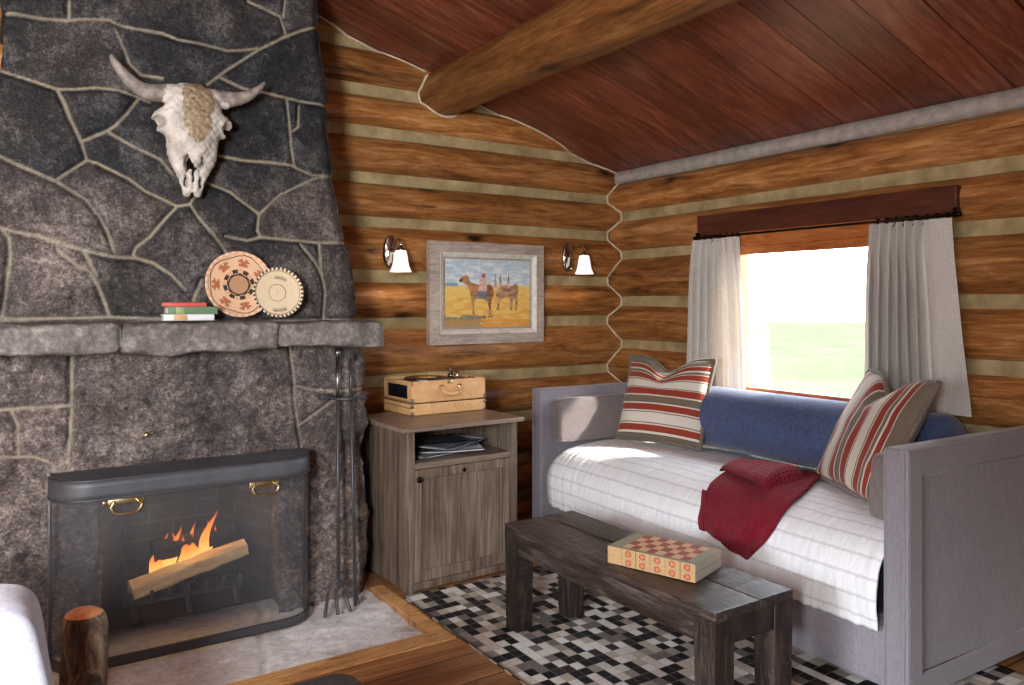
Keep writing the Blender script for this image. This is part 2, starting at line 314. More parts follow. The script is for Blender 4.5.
def box(x0, x1, y0, y1, z0, z1, bev=.004, seg=2, jit=0):
    bm = bmesh.new(); bmesh.ops.create_cube(bm, size=1)
    for v in bm.verts:
        v.co = Vector((x0+(v.co.x+.5)*(x1-x0), y0+(v.co.y+.5)*(y1-y0), z0+(v.co.z+.5)*(z1-z0)))
    if bev: bmesh.ops.bevel(bm, geom=bm.edges[:]+bm.verts[:], offset=min(bev, .45*min(abs(x1-x0), abs(y1-y0), abs(z1-z0))), segments=seg, profile=.5, affect='EDGES')
    if jit:
        bmesh.ops.subdivide_edges(bm, edges=[e for e in bm.edges if e.calc_length() > .08], cuts=6, use_grid_fill=True)
        for v in bm.verts: v.co += Vector((nz(*(v.co*9)), nz(*(v.co*9+Vector((7, 0, 0)))), nz(*(v.co*9+Vector((0, 9, 0))))))*jit
    bm.verts.index_update(); r = [v.co[:] for v in bm.verts], [[v.index for v in f.verts] for f in bm.faces]; bm.free(); return r
def tube(pts, r, n=10, caps=True, closed=False):
    P = [Vector(p) for p in pts]; k = len(P); R = r if isinstance(r, (list, tuple)) else [r]*k
    v, f = [], []; up = None
    for i in range(k):
        t = (P[(i+1) % k]-P[i-1]) if closed else (P[min(i+1, k-1)]-P[max(i-1, 0)])
        t.normalize()
        if up is None: up = t.orthogonal().normalized()
        up = (up-t*up.dot(t)).normalized(); s = t.cross(up)
        v += [P[i]+(up*math.cos(2*PI*j/n)+s*math.sin(2*PI*j/n))*R[i] for j in range(n)]
    for i in range(k if closed else k-1):
        for j in range(n):
            a = i*n; b = ((i+1) % k)*n; f.append((a+j, a+(j+1) % n, b+(j+1) % n, b+j))
    if caps and not closed: f += [tuple(range(n))[::-1], tuple(range((k-1)*n, k*n))]
    return v, f
def lathe(prof, n=32):
    v = []; f = []
    for r, z in prof: v += [(r*math.cos(2*PI*j/n), r*math.sin(2*PI*j/n), z) for j in range(n)]
    for i in range(len(prof)-1):
        for j in range(n): f.append((i*n+j, i*n+(j+1) % n, (i+1)*n+(j+1) % n, (i+1)*n+j))
    if prof[0][0] > 1e-6: f.append(tuple(range(n))[::-1])
    if prof[-1][0] > 1e-6: f.append(tuple(range((len(prof)-1)*n, len(prof)*n)))
    return v, f
def ell(c, r, n=12):
    return grid(lambda u, w: (c[0]+r[0]*math.sin(PI*w)*math.cos(2*PI*u), c[1]+r[1]*math.sin(PI*w)*math.sin(2*PI*u), c[2]-r[2]*math.cos(PI*w)), n*2, n, cu=True)
def curve(pts, n=24):
    """Catmull-Rom through the points"""
    P = [Vector(p) for p in pts]; out = []
    for k in range(n):
        t = k/(n-1)*(len(P)-1); i = min(int(t), len(P)-2); u = t-i
        a, b, c, d = P[max(i-1, 0)], P[i], P[i+1], P[min(i+2, len(P)-1)]
        out.append(.5*((2*b)+(c-a)*u+(2*a-5*b+4*c-d)*u*u+(3*b-a-3*c+d)*u**3))
    return out
def surfnet(fn, lo, hi, h):
    """naive surface nets of the zero set of fn(X, Y, Z) on numpy arrays"""
    ax = [np.arange(l, u+h, h) for l, u in zip(lo, hi)]
    X, Y, Z = np.meshgrid(*ax, indexing='ij'); D = fn(X, Y, Z); ins = D < 0
    nx, ny, nz_ = D.shape; acc = np.zeros((nx-1, ny-1, nz_-1, 3)); cnt = np.zeros((nx-1, ny-1, nz_-1))
    I = [np.arange(n-1) for n in D.shape]; base = np.stack(np.meshgrid(*I, indexing='ij'), -1).astype(float)
    cs = [(i, j, k) for i in (0, 1) for j in (0, 1) for k in (0, 1)]
    sl = lambda c: D[c[0]:nx-1+c[0], c[1]:ny-1+c[1], c[2]:nz_-1+c[2]]
    for a in cs:
        for b in cs:
            d = [b[i]-a[i] for i in range(3)]
            if sorted(d) != [0, 0, 1]: continue
            A, B = sl(a), sl(b); m = (A < 0) != (B < 0); t = np.where(m, A/np.where(m, A-B, 1), 0)
            for i in range(3): acc[..., i] += np.where(m, a[i]+d[i]*t, 0)
            cnt += m
    act = cnt > 0; idx = -np.ones(act.shape, int); idx[act] = np.arange(act.sum())
    V = (base[act]+acc[act]/cnt[act][:, None])*h+np.array(lo); F = []
    for d in range(3):
        e1, e2 = [(1, 2), (2, 0), (0, 1)][d]
        n = [nx, ny, nz_]; s0 = [slice(1, m-1) for m in n]; s0[d] = slice(0, n[d]-1); s1 = list(s0); s1[d] = slice(1, n[d])
        A, B = ins[tuple(s0)], ins[tuple(s1)]; w = np.argwhere(A != B)
        for p in w:
            q = p+1; q[d] = p[d]
            c = []
            for o1, o2 in ((0, 0), (-1, 0), (-1, -1), (0, -1)):
                r = q.copy(); r[e1] += o1; r[e2] += o2; c.append(idx[tuple(r)])
            F.append(c if A[tuple(p)] else c[::-1])
    return V, F
build_materials()
# ================================================================== ROOM SHELL
# corner of the two log walls at x=0, y=0; log wall with the picture lies along y=0, window wall along x=0
RW, RD, PITCH, EAVE = -6.0, -6.6, .315, 2.155
ceil_z = lambda x: EAVE+PITCH*(-x if x > RW/2 else x-RW)
BULGE = .066
CH_B = [-.08, .10, .345, .605, .867, 1.187, 1.447, 1.746, 1.986, 2.241, 2.467, 2.713, 2.97, 3.2]
CH_R = [-.05, .21, .48, .75, 1.031, 1.308, 1.615, 1.871, 2.135]
def prof(z, ch, hw=.03):
    """depth of the log face in front of the chinking plane at height z"""
    for a, b in zip(ch, ch[1:]):
        if a <= z <= b:
            c = (b-a)/2-hw; d = abs(z-(a+b)/2)
            if d >= c: return 0.0
            r = (c*c+BULGE**2)/(2*BULGE); return math.sqrt(r*r-d*d)-(r-BULGE)
    return 0.0
def log_mesh(L, a, b, seed, hw=.03, n=20):
    c = (b-a)/2-hw; r = (c*c+BULGE**2)/(2*BULGE); off = r-BULGE
    k = max(8, int(L/.07))
    def fn(u, w):
        x = u*L; t = 2*PI*w; rr = r*(1+.035*nz(x*1.1, seed*3.7, math.cos(t)*.6)+.012*nz(x*5, seed, math.sin(t)*2))
        return (x, off-rr*math.cos(t), rr*math.sin(t)+.006*nz(x*.8, seed*5.1))
    return grid(lambda u, w: fn(u, w), k, n, cv=True)
def fixlog(vf): return vf[0], [q for q in vf[1]]
# back wall
m = MB(); m.add(box(RW, .3, 0, .3, -.1, 3.3, 0))
wall_back = tag(m.mk('wall_back', M['chink'], smooth=False), 'log wall behind the fireplace, its logs parted by tan chinking', None, None, 'structure')
for i, (a, b) in enumerate(zip(CH_B, CH_B[1:])):
    zc = (a+b)/2; L = 6.0
    xr = .02
    top = zc-.08
    x0 = RW
    o = mk('log', *log_mesh(L, a, b, i+1), M['log'], wall_back, loc=(x0+xr, 0, zc))
    o.rotation_euler = (0, 0, 0)
# window wall
WY0, WY1, WZ0, WZ1 = -1.93, -1.03, .80, 1.615
m = MB()
m.add(box(0, .09, WY1, .3, -.1, 2.3, 0)); m.add(box(0, .09, RD, WY0, -.1, 2.3, 0)); m.add(box(0, .09, WY0, WY1, -.1, WZ0, 0)); m.add(box(0, .09, WY0, WY1, WZ1, 2.3, 0))
wall_right = tag(m.mk('wall_right', M['chink'], smooth=False), 'log wall with the curtained window behind the daybed', None, None, 'structure')
for i, (a, b) in enumerate(zip(CH_R, CH_R[1:])):
    zc = (a+b)/2
    if i == len(CH_R)-2: b = 2.118; zc = (a+b)/2
    segs = [(0.02, RD)] if (b < WZ0+.05 or a > WZ1-.04) else [(0.02, WY1+.16), (WY0-.16, RD)]
    for j, (y0, y1) in enumerate(segs):
        v, f = log_mesh(abs(y1-y0), a, b, 40+i*3+j)
        f = f+[tuple(k*max(8, int(abs(y1-y0)/.07)) for k in range(20))]
        mk('log', v, f, M['log'], wall_right, loc=(0, y0, zc), rot=(0, 0, -PI/2))
# the two walls out of view
LY0, LY1 = -4.7, -3.0
m = MB(); m.add(box(RW-.3, RW, RD, LY0, -.1, 2.4, 0)); m.add(box(RW-.3, RW, LY1, .3, -.1, 2.4, 0)); m.add(box(RW-.3, RW, LY0, LY1, -.1, .9, 0)); m.add(box(RW-.3, RW, LY0, LY1, 1.75, 2.4, 0)); tag(m.mk('wall_left', M['plaster'], smooth=False), None, None, None, 'structure')
RX0, RX1, RZ0, RZ1 = -3.4, -.7, .75, 1.95
m = MB(); y0, y1 = RD-.3, RD
m.add(box(RW, .3, y0, y1, -.1, 3.3, 0))
tag(m.mk('wall_rear', M['plaster'], smooth=False), None, None, None, 'structure')
# cream caulk where the walls meet, along the ceiling and round the beam
BX, BZ, BR = -1.325, 2.505, .137
zs = np.arange(.0, EAVE-.03, .008)
caulk = MB(); caulk.add(tube([(-prof(z, CH_R)-.004, -prof(z, CH_B)-.004, z) for z in zs], [.0065+.002*nz(z*9) for z in zs], 8))
tag(caulk.mk('trim_1', M['caulk']), 'cream caulk zigzag where the two log walls meet', None, None, 'structure')
pts = []
for x in np.arange(-.03, -3.0, -.02):
    z = ceil_z(x)-.01
    if (x-BX)**2+(z-BZ)**2 < (BR+.004)**2: continue
    pts.append((x, -prof(z, CH_B)-.004, z))
cut = [i for i in range(1, len(pts)) if abs(pts[i][0]-pts[i-1][0]) > .05][0]
m = MB(); m.add(tube(pts[:cut], [.006+.0025*nz(p[0]*8) for p in pts[:cut]], 8)); m.add(tube(pts[cut:], [.006+.0025*nz(p[0]*8) for p in pts[cut:]], 8))
ring = []
for k in range(49):
    t = PI*.08-k/48*PI*1.28; x = BX+(BR+.004)*math.cos(t); z = BZ+(BR+.004)*math.sin(t); ring.append((x, -prof(z, CH_B)-.006, z))
m.add(tube(ring, [.007+.002*nz(k*.7) for k in range(49)], 8))
tag(m.mk('trim_2', M['caulk']), 'thin cream caulk line along the ceiling edge and round the beam end', None, None, 'structure')
def eave(u, w):
    y = -.03+u*(RD+.05); zt = EAVE+.012+.004*nz(y*3.1); zb = 2.088+.006*nz(y*2.3, 4)+.003*nz(y*9, 2)
    return [(0.0, y, zt), (-.045, y, zt-.002), (-.062, y, (zt+zb)/2), (-.055, y, zb), (0.0, y, zb)][w]
v = [eave(i/159, j) for j in range(5) for i in range(160)]
f = [(j*160+i, j*160+i+1, (j+1)*160+i+1, (j+1)*160+i) for j in range(4) for i in range(159)]
tag(mk('trim_3', v, [q[::-1] for q in f], M['eave']), 'pale grey strip between the red board ceiling and the top log', None, None, 'structure')
# ceiling boards running down the slope
ys = [0.02, -.24, -.476, -.74, -.99, -1.27, -1.55, -1.74, -1.945, -2.10, -2.304, -2.5]
while ys[-1] > RD: ys.append(ys[-1]-random.choice([.2, .24, .28]))
m = MB(); tones = []
for side in (0, 1):
    for i, (a, b) in enumerate(zip(ys, ys[1:])):
        gp = random.choice([.0015, .0025, .003, .006]); th = .03+random.choice([0, 0, .003])
        xa, xb = (.05, RW/2) if side == 0 else (RW-.05, RW/2)
        n0 = len(m.v); za, zb = ceil_z(xa) if side == 0 else EAVE-PITCH*.05, ceil_z(RW/2)
        if side == 0: za = EAVE-PITCH*.05
        vv = [(xa, a-gp, za), (xb, a-gp, zb), (xb, b+gp, zb), (xa, b+gp, za)]
        vv += [(x, y, z+th+.05) for x, y, z in vv]
        m.add((vv, [(0, 1, 2, 3), (7, 6, 5, 4), (0, 4, 5, 1), (2, 6, 7, 3), (1, 5, 6, 2), (0, 3, 7, 4)])); tones += [random.random()]*8
dk = len(m.v); vv = [(.3, .3, EAVE-PITCH*.3+.05), (RW/2, .3, ceil_z(RW/2)+.05), (RW-.3, .3, EAVE-PITCH*.3+.05), (.3, RD-.3, EAVE-PITCH*.3+.05), (RW/2, RD-.3, ceil_z(RW/2)+.05), (RW-.3, RD-.3, EAVE-PITCH*.3+.05)]
vv += [(x, y, z+.1) for x, y, z in vv]
m.add((vv, [(0, 1, 4, 3), (1, 2, 5, 4), (6, 9, 10, 7), (7, 10, 11, 8), (0, 3, 9, 6), (2, 8, 11, 5), (0, 6, 7, 1), (1, 7, 8, 2), (3, 4, 10, 9), (4, 5, 11, 10)])); tones += [0]*12
tag(m.mk('ceiling', M['ceiling'], smooth=False, attrs={'tone': tones}), 'sloping ceiling of stained red-brown boards', None, None, 'structure')
# log beam under the ceiling
def bfn(u, w):
    L = -RD+.05; x = u*L; t = 2*PI*w; r = BR*(1+.10*u)*(1+.03*nz(x*.9, 77, math.cos(t)*.5)+.012*nz(x*5, 3, math.sin(t)*2)); return (x, r*math.cos(t), r*math.sin(t))
beam = mk('ceiling_beam', *grid(bfn, 100, 28, cv=True), M['beam'], loc=(BX, .04, BZ), rot=(0, 0, -PI/2)); tag(beam, 'peeled log beam running under the board ceiling', None, None, 'structure')
# floor with the hearth recess left open
HX, HY = -2.05, -1.28
m = MB(); m.add(box(HX, .3, RD, .3, -.12, 0, 0)); m.add(box(RW, HX, RD, HY, -.12, 0, 0)); m.add(box(RW, -3.9, HY, .3, -.12, 0, 0))
tag(m.mk('floor', M['floor'], smooth=False), 'brown plank floor', None, None, 'structure')
m = MB(); bx = box(-3.9, HX+.062, HY-.1, HY, .0, .008, .004, 2)
m.add(bx); m.add(box(HX, HX+.062, HY, -.69, .0, .006, .003, 2))
tag(m.mk('trim_4', M['border'], smooth=False), 'lighter board edging the stone hearth', None, None, 'structure')
# window
win = tag(bpy.data.objects.new('window_1', None), 'square window between the two linen curtains', None, None, 'structure'); COL.objects.link(win); win.location = (0, (WY0+WY1)/2, WZ0)
WL = lambda x0, x1, y0, y1, z0, z1, b=.004: box(x0, x1, y0-(WY0+WY1)/2, y1-(WY0+WY1)/2, z0-WZ0, z1-WZ0, b)
m = MB(); m.add(WL(-.07, .085, WY1-.018, WY1+.05, WZ0, WZ1+.05)); m.add(WL(-.07, .085, WY0-.05, WY0+.018, WZ0, WZ1+.05))
m.add(WL(-.078, .085, WY0-.03, WY1+.03, WZ1-.005, WZ1+.075)); m.mk('casing', M['casing'], win, smooth=False)
m = MB(); m.add(WL(-.095, .085, WY0-.04, WY1+.04, WZ0-.03, WZ0+.02)); m.mk('sill', M['casing'], win, smooth=False)
m = MB()
for q in ((WY0+.018, WY0+.05, WZ0+.02, WZ1-.005), (WY1-.045, WY1-.018, WZ0+.02, WZ1-.005), (WY0+.018, WY1-.018, WZ0+.02, WZ0+.045), (WY0+.018, WY1-.018, WZ1-.05, WZ1-.005)): m.add(WL(-.06, -.02, *q, .003))
m.mk('sash', M['casing'], win, smooth=False)
MB().add(WL(-.042, -.037, WY0+.04, WY1-.035, WZ0+.035, WZ1-.03, 0)).mk('pane', M['glass'], win, smooth=False)
hb = MB().add(box(-.092, -.04, -2.295, -.825, 1.685, 1.80, .004)).mk('trim_5', M['valance'], smooth=False); tag(hb, 'red-brown board fixed above the window', None, None, 'structure')
m = MB()
for q in ((LY0-.05, LY0+.03, .9, 1.75), (LY1-.03, LY1+.05, .9, 1.75), (LY0, LY1, .85, .92), (LY0, LY1, 1.73, 1.80)): m.add(box(RW-.12, RW+.03, q[0], q[1], q[2], q[3], .004))
tag(m.mk('added_window', M['casing'], smooth=False), None, None, None, 'structure')  # unseen window, added so side light reaches the front of the daybed
# lawn outside
def lawn(u, w):
    x = .3+(w**2.2)*80; y = -45+u*90; return (x, y, -.55+.25*nz(x*.1, y*.1)+.0*x)
lw = mk('lawn_outside', *grid(lawn, 60, 40), M['lawn']); tag(lw, 'pale sunlit grass outside the window', 'lawn', None, 'structure')

# ================================================================== FIREPLACE
SEAMS = [
 [(-3.436,2.386),(-3.389,2.385),(-3.321,2.385),(-3.241,2.395),(-3.203,2.409),(-3.102,2.427),(-3.059,2.411),(-2.971,2.408),(-2.903,2.408),(-2.846,2.394),(-2.759,2.393),(-2.645,2.383),(-2.591,2.393),(-2.518,2.415)],
 [(-3.238,2.506),(-3.239,2.397)],
 [(-3.483,2.174),(-3.437,2.156),(-3.347,2.136),(-3.280,2.120),(-3.225,2.128),(-3.149,2.146),(-3.068,2.149),(-3.014,2.134),(-2.955,2.118)],
 [(-3.073,2.382),(-3.041,2.305),(-3.027,2.262),(-2.987,2.224),(-2.905,2.221)],
 [(-3.280,2.119),(-3.255,2.064),(-3.232,2.001),(-3.198,1.923),(-3.181,1.859)],
 [(-2.995,2.125),(-3.036,2.058),(-3.083,2.000),(-3.104,1.982),(-3.195,1.928)],
 [(-3.104,1.974),(-3.030,1.934),(-2.915,1.885),(-2.870,1.828)],
 [(-3.465,1.841),(-3.412,1.817),(-3.286,1.764),(-3.182,1.699),(-3.138,1.637),(-3.107,1.574),(-3.086,1.500)],
 [(-3.286,1.768),(-3.181,1.855),(-3.144,1.847),(-3.031,1.794),(-2.976,1.752),(-2.853,1.697),(-2.806,1.709),(-2.750,1.793)],
 [(-2.853,1.697),(-2.910,1.628),(-2.959,1.565),(-3.007,1.523),(-3.020,1.491),(-3.007,1.479)],
 [(-2.802,1.707),(-2.768,1.653),(-2.709,1.585),(-2.665,1.519),(-2.625,1.457)],
 [(-2.766,1.829),(-2.742,1.806),(-2.645,1.773),(-2.521,1.685)],
 [(-2.521,1.685),(-2.432,1.775),(-2.279,1.861),(-2.212,1.878)],
 [(-2.521,1.685),(-2.530,1.611),(-2.514,1.586)],
 [(-2.744,1.932),(-2.704,1.924),(-2.589,1.914),(-2.478,1.916),(-2.381,1.915),(-2.345,1.898),(-2.279,1.877),(-2.183,1.881)],
 [(-2.391,2.203),(-2.382,2.110),(-2.375,2.007),(-2.363,1.910)],
 [(-2.337,2.183),(-2.342,2.088),(-2.369,2.066)],
 [(-2.555,2.223),(-2.512,2.225),(-2.456,2.220),(-2.332,2.207),(-2.214,2.205)],
 [(-2.729,2.221),(-2.655,2.293),(-2.518,2.406),(-2.403,2.485),(-2.327,2.529),(-2.245,2.566)],
 [(-2.684,2.264),(-2.593,2.231),(-2.555,2.223)],
 [(-2.555,2.616),(-2.500,2.603),(-2.415,2.578),(-2.393,2.505)],
 [(-2.386,2.684),(-2.401,2.576)],
 [(-3.465,1.579),(-3.431,1.566),(-3.336,1.548),(-3.227,1.511),(-3.151,1.494),(-3.086,1.480),(-3.007,1.479),(-2.945,1.461),(-2.876,1.414),(-2.825,1.353)],
 [(-3.465,1.579),(-3.437,1.543),(-3.431,1.484),(-3.443,1.346),(-3.459,1.245)],
 [(-3.277,1.501),(-3.227,1.453),(-3.170,1.420),(-3.139,1.354),(-3.107,1.253)],
 [(-3.190,1.493),(-3.170,1.455),(-3.149,1.405)],
 [(-2.664,1.583),(-2.573,1.568),(-2.514,1.586),(-2.405,1.579),(-2.257,1.572),(-2.113,1.578)],
 [(-2.257,1.572),(-2.251,1.444),(-2.233,1.350),(-2.245,1.215)],
 [(-2.342,1.560),(-2.280,1.488),(-2.253,1.435)],
 [(-2.760,1.397),(-2.795,1.312)],
 [(-3.489,1.238),(-3.105,1.245),(-2.611,1.219),(-2.072,1.222)],
 [(-3.235,1.114),(-3.236,0.887),(-3.251,0.635)],
 [(-3.480,0.913),(-3.465,0.912),(-3.337,0.913),(-3.230,0.910)],
 [(-3.428,0.902),(-3.408,0.849),(-3.408,0.737)],
 [(-3.480,0.741),(-3.357,0.731),(-3.299,0.699),(-3.270,0.644)],
 [(-2.402,1.116),(-2.381,1.002),(-2.379,0.867),(-2.367,0.779),(-2.355,0.686),(-2.351,0.569)],
 [(-2.378,0.936),(-2.300,0.916),(-2.186,0.901),(-2.030,0.905)],
 [(-2.367,0.761),(-2.302,0.800),(-2.216,0.855),(-2.189,0.898)],

 [(-3.436,2.386),(-3.52,2.38),(-3.62,2.40)],
 [(-3.483,2.174),(-3.62,2.21)],
 [(-3.465,1.841),(-3.54,1.88),(-3.64,1.87)],
 [(-3.465,1.579),(-3.55,1.60),(-3.66,1.58)],
 [(-3.480,.913),(-3.58,.905),(-3.70,.92)],
 [(-3.480,.741),(-3.56,.75),(-3.70,.73)],
 [(-3.54,.735),(-3.53,.40),(-3.56,.0)],
]
yface = lambda z: -.69+.055*z
def pl(z, pts):
    for (a, x), (b, y) in zip(pts, pts[1:]):
        if z <= b: return x+(y-x)*max(0, min(1, (z-a)/(b-a)))
    return pts[-1][1]
EDGE_R = [(0, -2.09), (.13, -2.068), (.63, -2.066), (1.106, -2.05), (1.17, -2.052), (1.23, -2.096), (1.49, -2.115), (1.58, -2.137), (1.87, -2.183), (2.2, -2.21), (2.28, -2.206), (2.57, -2.245), (2.95, -2.27)]
EDGE_L = [(0, -3.62), (1.17, -3.6), (1.23, -3.55), (2.0, -3.49), (2.15, -3.475), (2.2, -3.452), (2.45, -3.448), (2.5, -3.42), (2.95, -3.40)]
OX0, OX1, OZ1 = -3.14, -2.47, .565
fire = thing('stone_fireplace', (-2.83, -.69, 0), 'tall rough grey stone fireplace with light mortar lines and a stone mantel', 'fireplace')
FX, FY = -2.83, -.69
NX, NZ, NS = 290, 560, 24
zz = np.linspace(-.03, 2.95, NZ); verts = []; kind = []
us = np.concatenate([np.linspace(0, 1, NX)])
P = np.zeros((NZ, NX+2*NS, 3)); 
for j, z in enumerate(zz):
    xl, xr = pl(z, EDGE_L), pl(z, EDGE_R); xr += .008*nz(z*6, 5); yf = yface(z)
    P[j, NS:NS+NX, 0] = xl+(xr-xl)*us; P[j, NS:NS+NX, 1] = yf; P[j, :, 2] = z
    for k in range(NS):
        t = (k+1)/NS; P[j, NS+NX+k, 0] = xr+.004; P[j, NS+NX+k, 1] = yf+t*(-yf+.02)
        P[j, NS-1-k, 0] = xl-.004; P[j, NS-1-k, 1] = yf+t*(-yf+.02)
XX, ZZ = P[..., 0], P[..., 2]; DD = np.full(XX.shape, 9.0)
for line in SEAMS:
    for (x0, z0), (x1, z1) in zip(line, line[1:]):
        dx, dz = x1-x0, z1-z0; t = np.clip(((XX-x0)*dx+(ZZ-z0)*dz)/(dx*dx+dz*dz+1e-12), 0, 1)
        DD = np.minimum(DD, np.hypot(XX-x0-t*dx, ZZ-z0-t*dz))
# warp so the joints wander a little
lab = -np.ones(XX.shape, int); nl = 0
open_ = DD > .007
for j in range(0, NZ, 2):
    for i in range(0, NX+2*NS, 2):
        if open_[j, i] and lab[j, i] < 0:
            st = [(j, i)]; lab[j, i] = nl
            while st:
                a, b = st.pop()
                for c, d in ((a+1, b), (a-1, b), (a, b+1), (a, b-1)):
                    if 0 <= c < NZ and 0 <= d < NX+2*NS and open_[c, d] and lab[c, d] < 0: lab[c, d] = nl; st.append((c, d))
            nl += 1
tone_l = rng.random(nl+1); off_l = rng.uniform(-.006, .012, nl+1)
tone = np.zeros(XX.shape); mort = np.zeros(XX.shape)
for j in range(NZ):
    z = zz[j]; rough = .010 if z > 1.6 else (.022 if z > 1.23 else .04)
    low = 1.0 if z < 1.23 else max(0, 1-(z-1.23)*1.6)
    for i in range(NX+2*NS):
        x, y = P[j, i, 0], P[j, i, 1]; d = DD[j, i]; l = lab[j, i]
        wd = .0026+.0022*nz(x*7, z*7, 3)
        mort[j, i] = (1-sm(wd, wd+.005, d))*(.75+.5*nz(x*5, z*5, 12))
        n = fz(x*3.2, y*3+2, z*3.2, 5)*rough+abs(fz(x*8+z*5, y*9, z*11+5, 4))*rough*.55+low*.008*abs(nz(x*22, z*26, 3))
        h = (off_l[l] if l >= 0 else 0)+n
        h = h*sm(.0, .03, d)-.011*(1-sm(.006, .024, d))+.008*mort[j, i]
        side = i < NS or i >= NS+NX
        if side: P[j, i, 0] += (h*(-1 if i < NS else 1))
        else:
            P[j, i, 1] -= h
            e = min(i-NS, NS+NX-1-i)/10.
            if e < 1: P[j, i, 1] += .03*(1-e)**2
        tone[j, i] = (tone_l[l] if l >= 0 else .5)*.55+.6*low*(.7+.3*nz(x*1.3, z*1.3, 9))
W = NX+2*NS; keep = []
for j in range(NZ-1):
    for i in range(W-1):
        cx = (P[j, i, 0]+P[j, i+1, 0])/2; cz = (zz[j]+zz[j+1])/2
        ex = .012*nz(cz*8, 1); ez = .01*nz(cx*8, 4)
        if NS <= i < NS+NX and OX0+ex < cx < OX1+ex and cz < OZ1+ez: continue
        keep.append((j*W+i, j*W+i+1, (j+1)*W+i+1, (j+1)*W+i))
mk('chimney_breast', (P.reshape(-1, 3)-np.array([FX, FY, 0])), keep, M['stone'], fire, attrs={'mortar': mort.ravel(), 'tone': tone.ravel()})
# firebox: brick sides splaying inwards, back, top and floor
def quadgrid(a, b, c, d, n=8): # a-b bottom, d-c top
    A, B, C_, D = map(Vector, (a, b, c, d)); return grid(lambda u, w: (A.lerp(B, u)).lerp(D.lerp(C_, u), w), n, n)
yb, yo = -.13, -.675; xi0, xi1 = OX0+.14, OX1-.12
Lp = lambda x, y, z: (x-FX, y-FY, z)
for q in ([Lp(OX0-.01, yo-.02, 0), Lp(OX0-.01, yo+.12, 0), Lp(OX0-.01, yo+.12, .578), Lp(OX0-.01, yo-.0, .578)], [Lp(OX1+.01, yo+.12, 0), Lp(OX1+.01, yo-.02, 0), Lp(OX1+.01, yo-.0, .578), Lp(OX1+.01, yo+.12, .578)]):
    m = MB().add(quadgrid(*q)); m.mk('opening_jamb', M['stone'], fire, attrs={'mortar': [0]*len(m.v), 'tone': [.75]*len(m.v)})
m = MB()
m.add(quadgrid(Lp(OX0-.01, yo+.12, 0), Lp(xi0, yb, 0), Lp(xi0, yb, .8), Lp(OX0-.01, yo+.12, .8)))
m.add(quadgrid(Lp(xi1, yb, 0), Lp(OX1+.01, yo+.12, 0), Lp(OX1+.01, yo+.12, .8), Lp(xi1, yb, .8)))
m.add(quadgrid(Lp(xi0, yb, 0), Lp(xi1, yb, 0), Lp(xi1, yb, .8), Lp(xi0, yb, .8)))
m.add(quadgrid(Lp(OX0-.02, yo+.015, .578), Lp(OX1+.02, yo+.015, .578), Lp(xi1, yb, .8), Lp(xi0, yb, .8)))
m.add(quadgrid(Lp(OX0-.02, yo+.1, .004), Lp(OX1+.02, yo+.1, .004), Lp(xi1, yb, .004), Lp(xi0, yb, .004)))
m.mk('firebox', M['firebrick'], fire, smooth=False)
# mantel of three long rough stones
def mstone(x0, x1, seed, zt, zb, yo_, nose_r=False):
    def fn(u, w):
        x = x0+(x1-x0)*u; e = min(u, 1-u)*(x1-x0)/.05; e = min(1, e); k = .72+.28*math.sqrt(max(0, 1-(1-e)**2))
        ztop = zt+.010*nz(x*3, seed)+.004*nz(x*14, seed, 4); zbot = zb+.022*nz(x*2.3, seed, 7)+.012*nz(x*8, seed, 2)
        yf_ = yo_+.025*nz(x*2.2, seed, 11)+.015*nz(x*9, seed, 13); yb_ = -.5
        t = w*2*PI; c, s = math.cos(t), math.sin(t); q = lambda a: math.copysign(abs(a)**.24, a)
        zc = (ztop+zbot)/2; hz = (ztop-zbot)/2; yc = (yf_+yb_)/2; hy = (yb_-yf_)/2
        y = yc-hy*q(c)*k if c > 0 else yc-hy*q(c); z = zc+hz*q(s)*(k if e < 1 else 1)
        r = .017*fz(x*7, y*7, z*9+seed, 5)+.010*abs(fz(x*16, y*16, z*20+seed, 4))
        if c > .2: y -= r*1.4; z += r*.4
        return (x-FX, y-FY, z)
    v, f = grid(fn, max(14, int((x1-x0)/.012)), 40, cv=True); n = max(14, int((x1-x0)/.012))
    f = [q[::-1] for q in f]; f.append([j*n for j in range(40)]); f.append([j*n+n-1 for j in range(40)][::-1]); return v, f
m = MB(); m.add(mstone(-3.7, -3.09, 1, 1.226, 1.115, -.87)); m.add(mstone(-3.10, -2.50, 2, 1.226, 1.105, -.85)); m.add(mstone(-2.512, -2.035, 3, 1.222, 1.105, -.86))
m.mk('mantel_shelf', M['mantel'], fire)
# hearth slabs, a little below the boards
def hfn(u, w):
    x = -3.9+u*(HX+3.9); y = HY+w*(-.13-HY)
    d = min(abs(x-(-2.62+.25*(y+1.0)+.03*nz(y*5))), abs(x-(-3.15+.03*nz(y*4, 3))))
    h = -.02+.010*fz(x*4, y*4, 1, 4)+.004*fz(x*14, y*14, 3, 3)-.012*(1-sm(.004, .025, d))
    return (x-FX, y-FY, min(h, -.006))
mk('hearth', *grid(hfn, 190, 110), M['hearth'], fire)
m = MB(); m.add(tube([(-2.987-FX, -.645-FY, .787), (-2.987-FX, -.70-FY, .787)], .007, 10)); m.add(tube([(-3.005-FX, -.705-FY, .778), (-2.965-FX, -.705-FY, .797)], [.004, .006], 8)); m.add(ell((-2.987-FX, -.70-FY, .787), (.011, .011, .011), 6))
tag(m.mk('gas_valve_key', M['brass'], fire), 'small brass key', None)
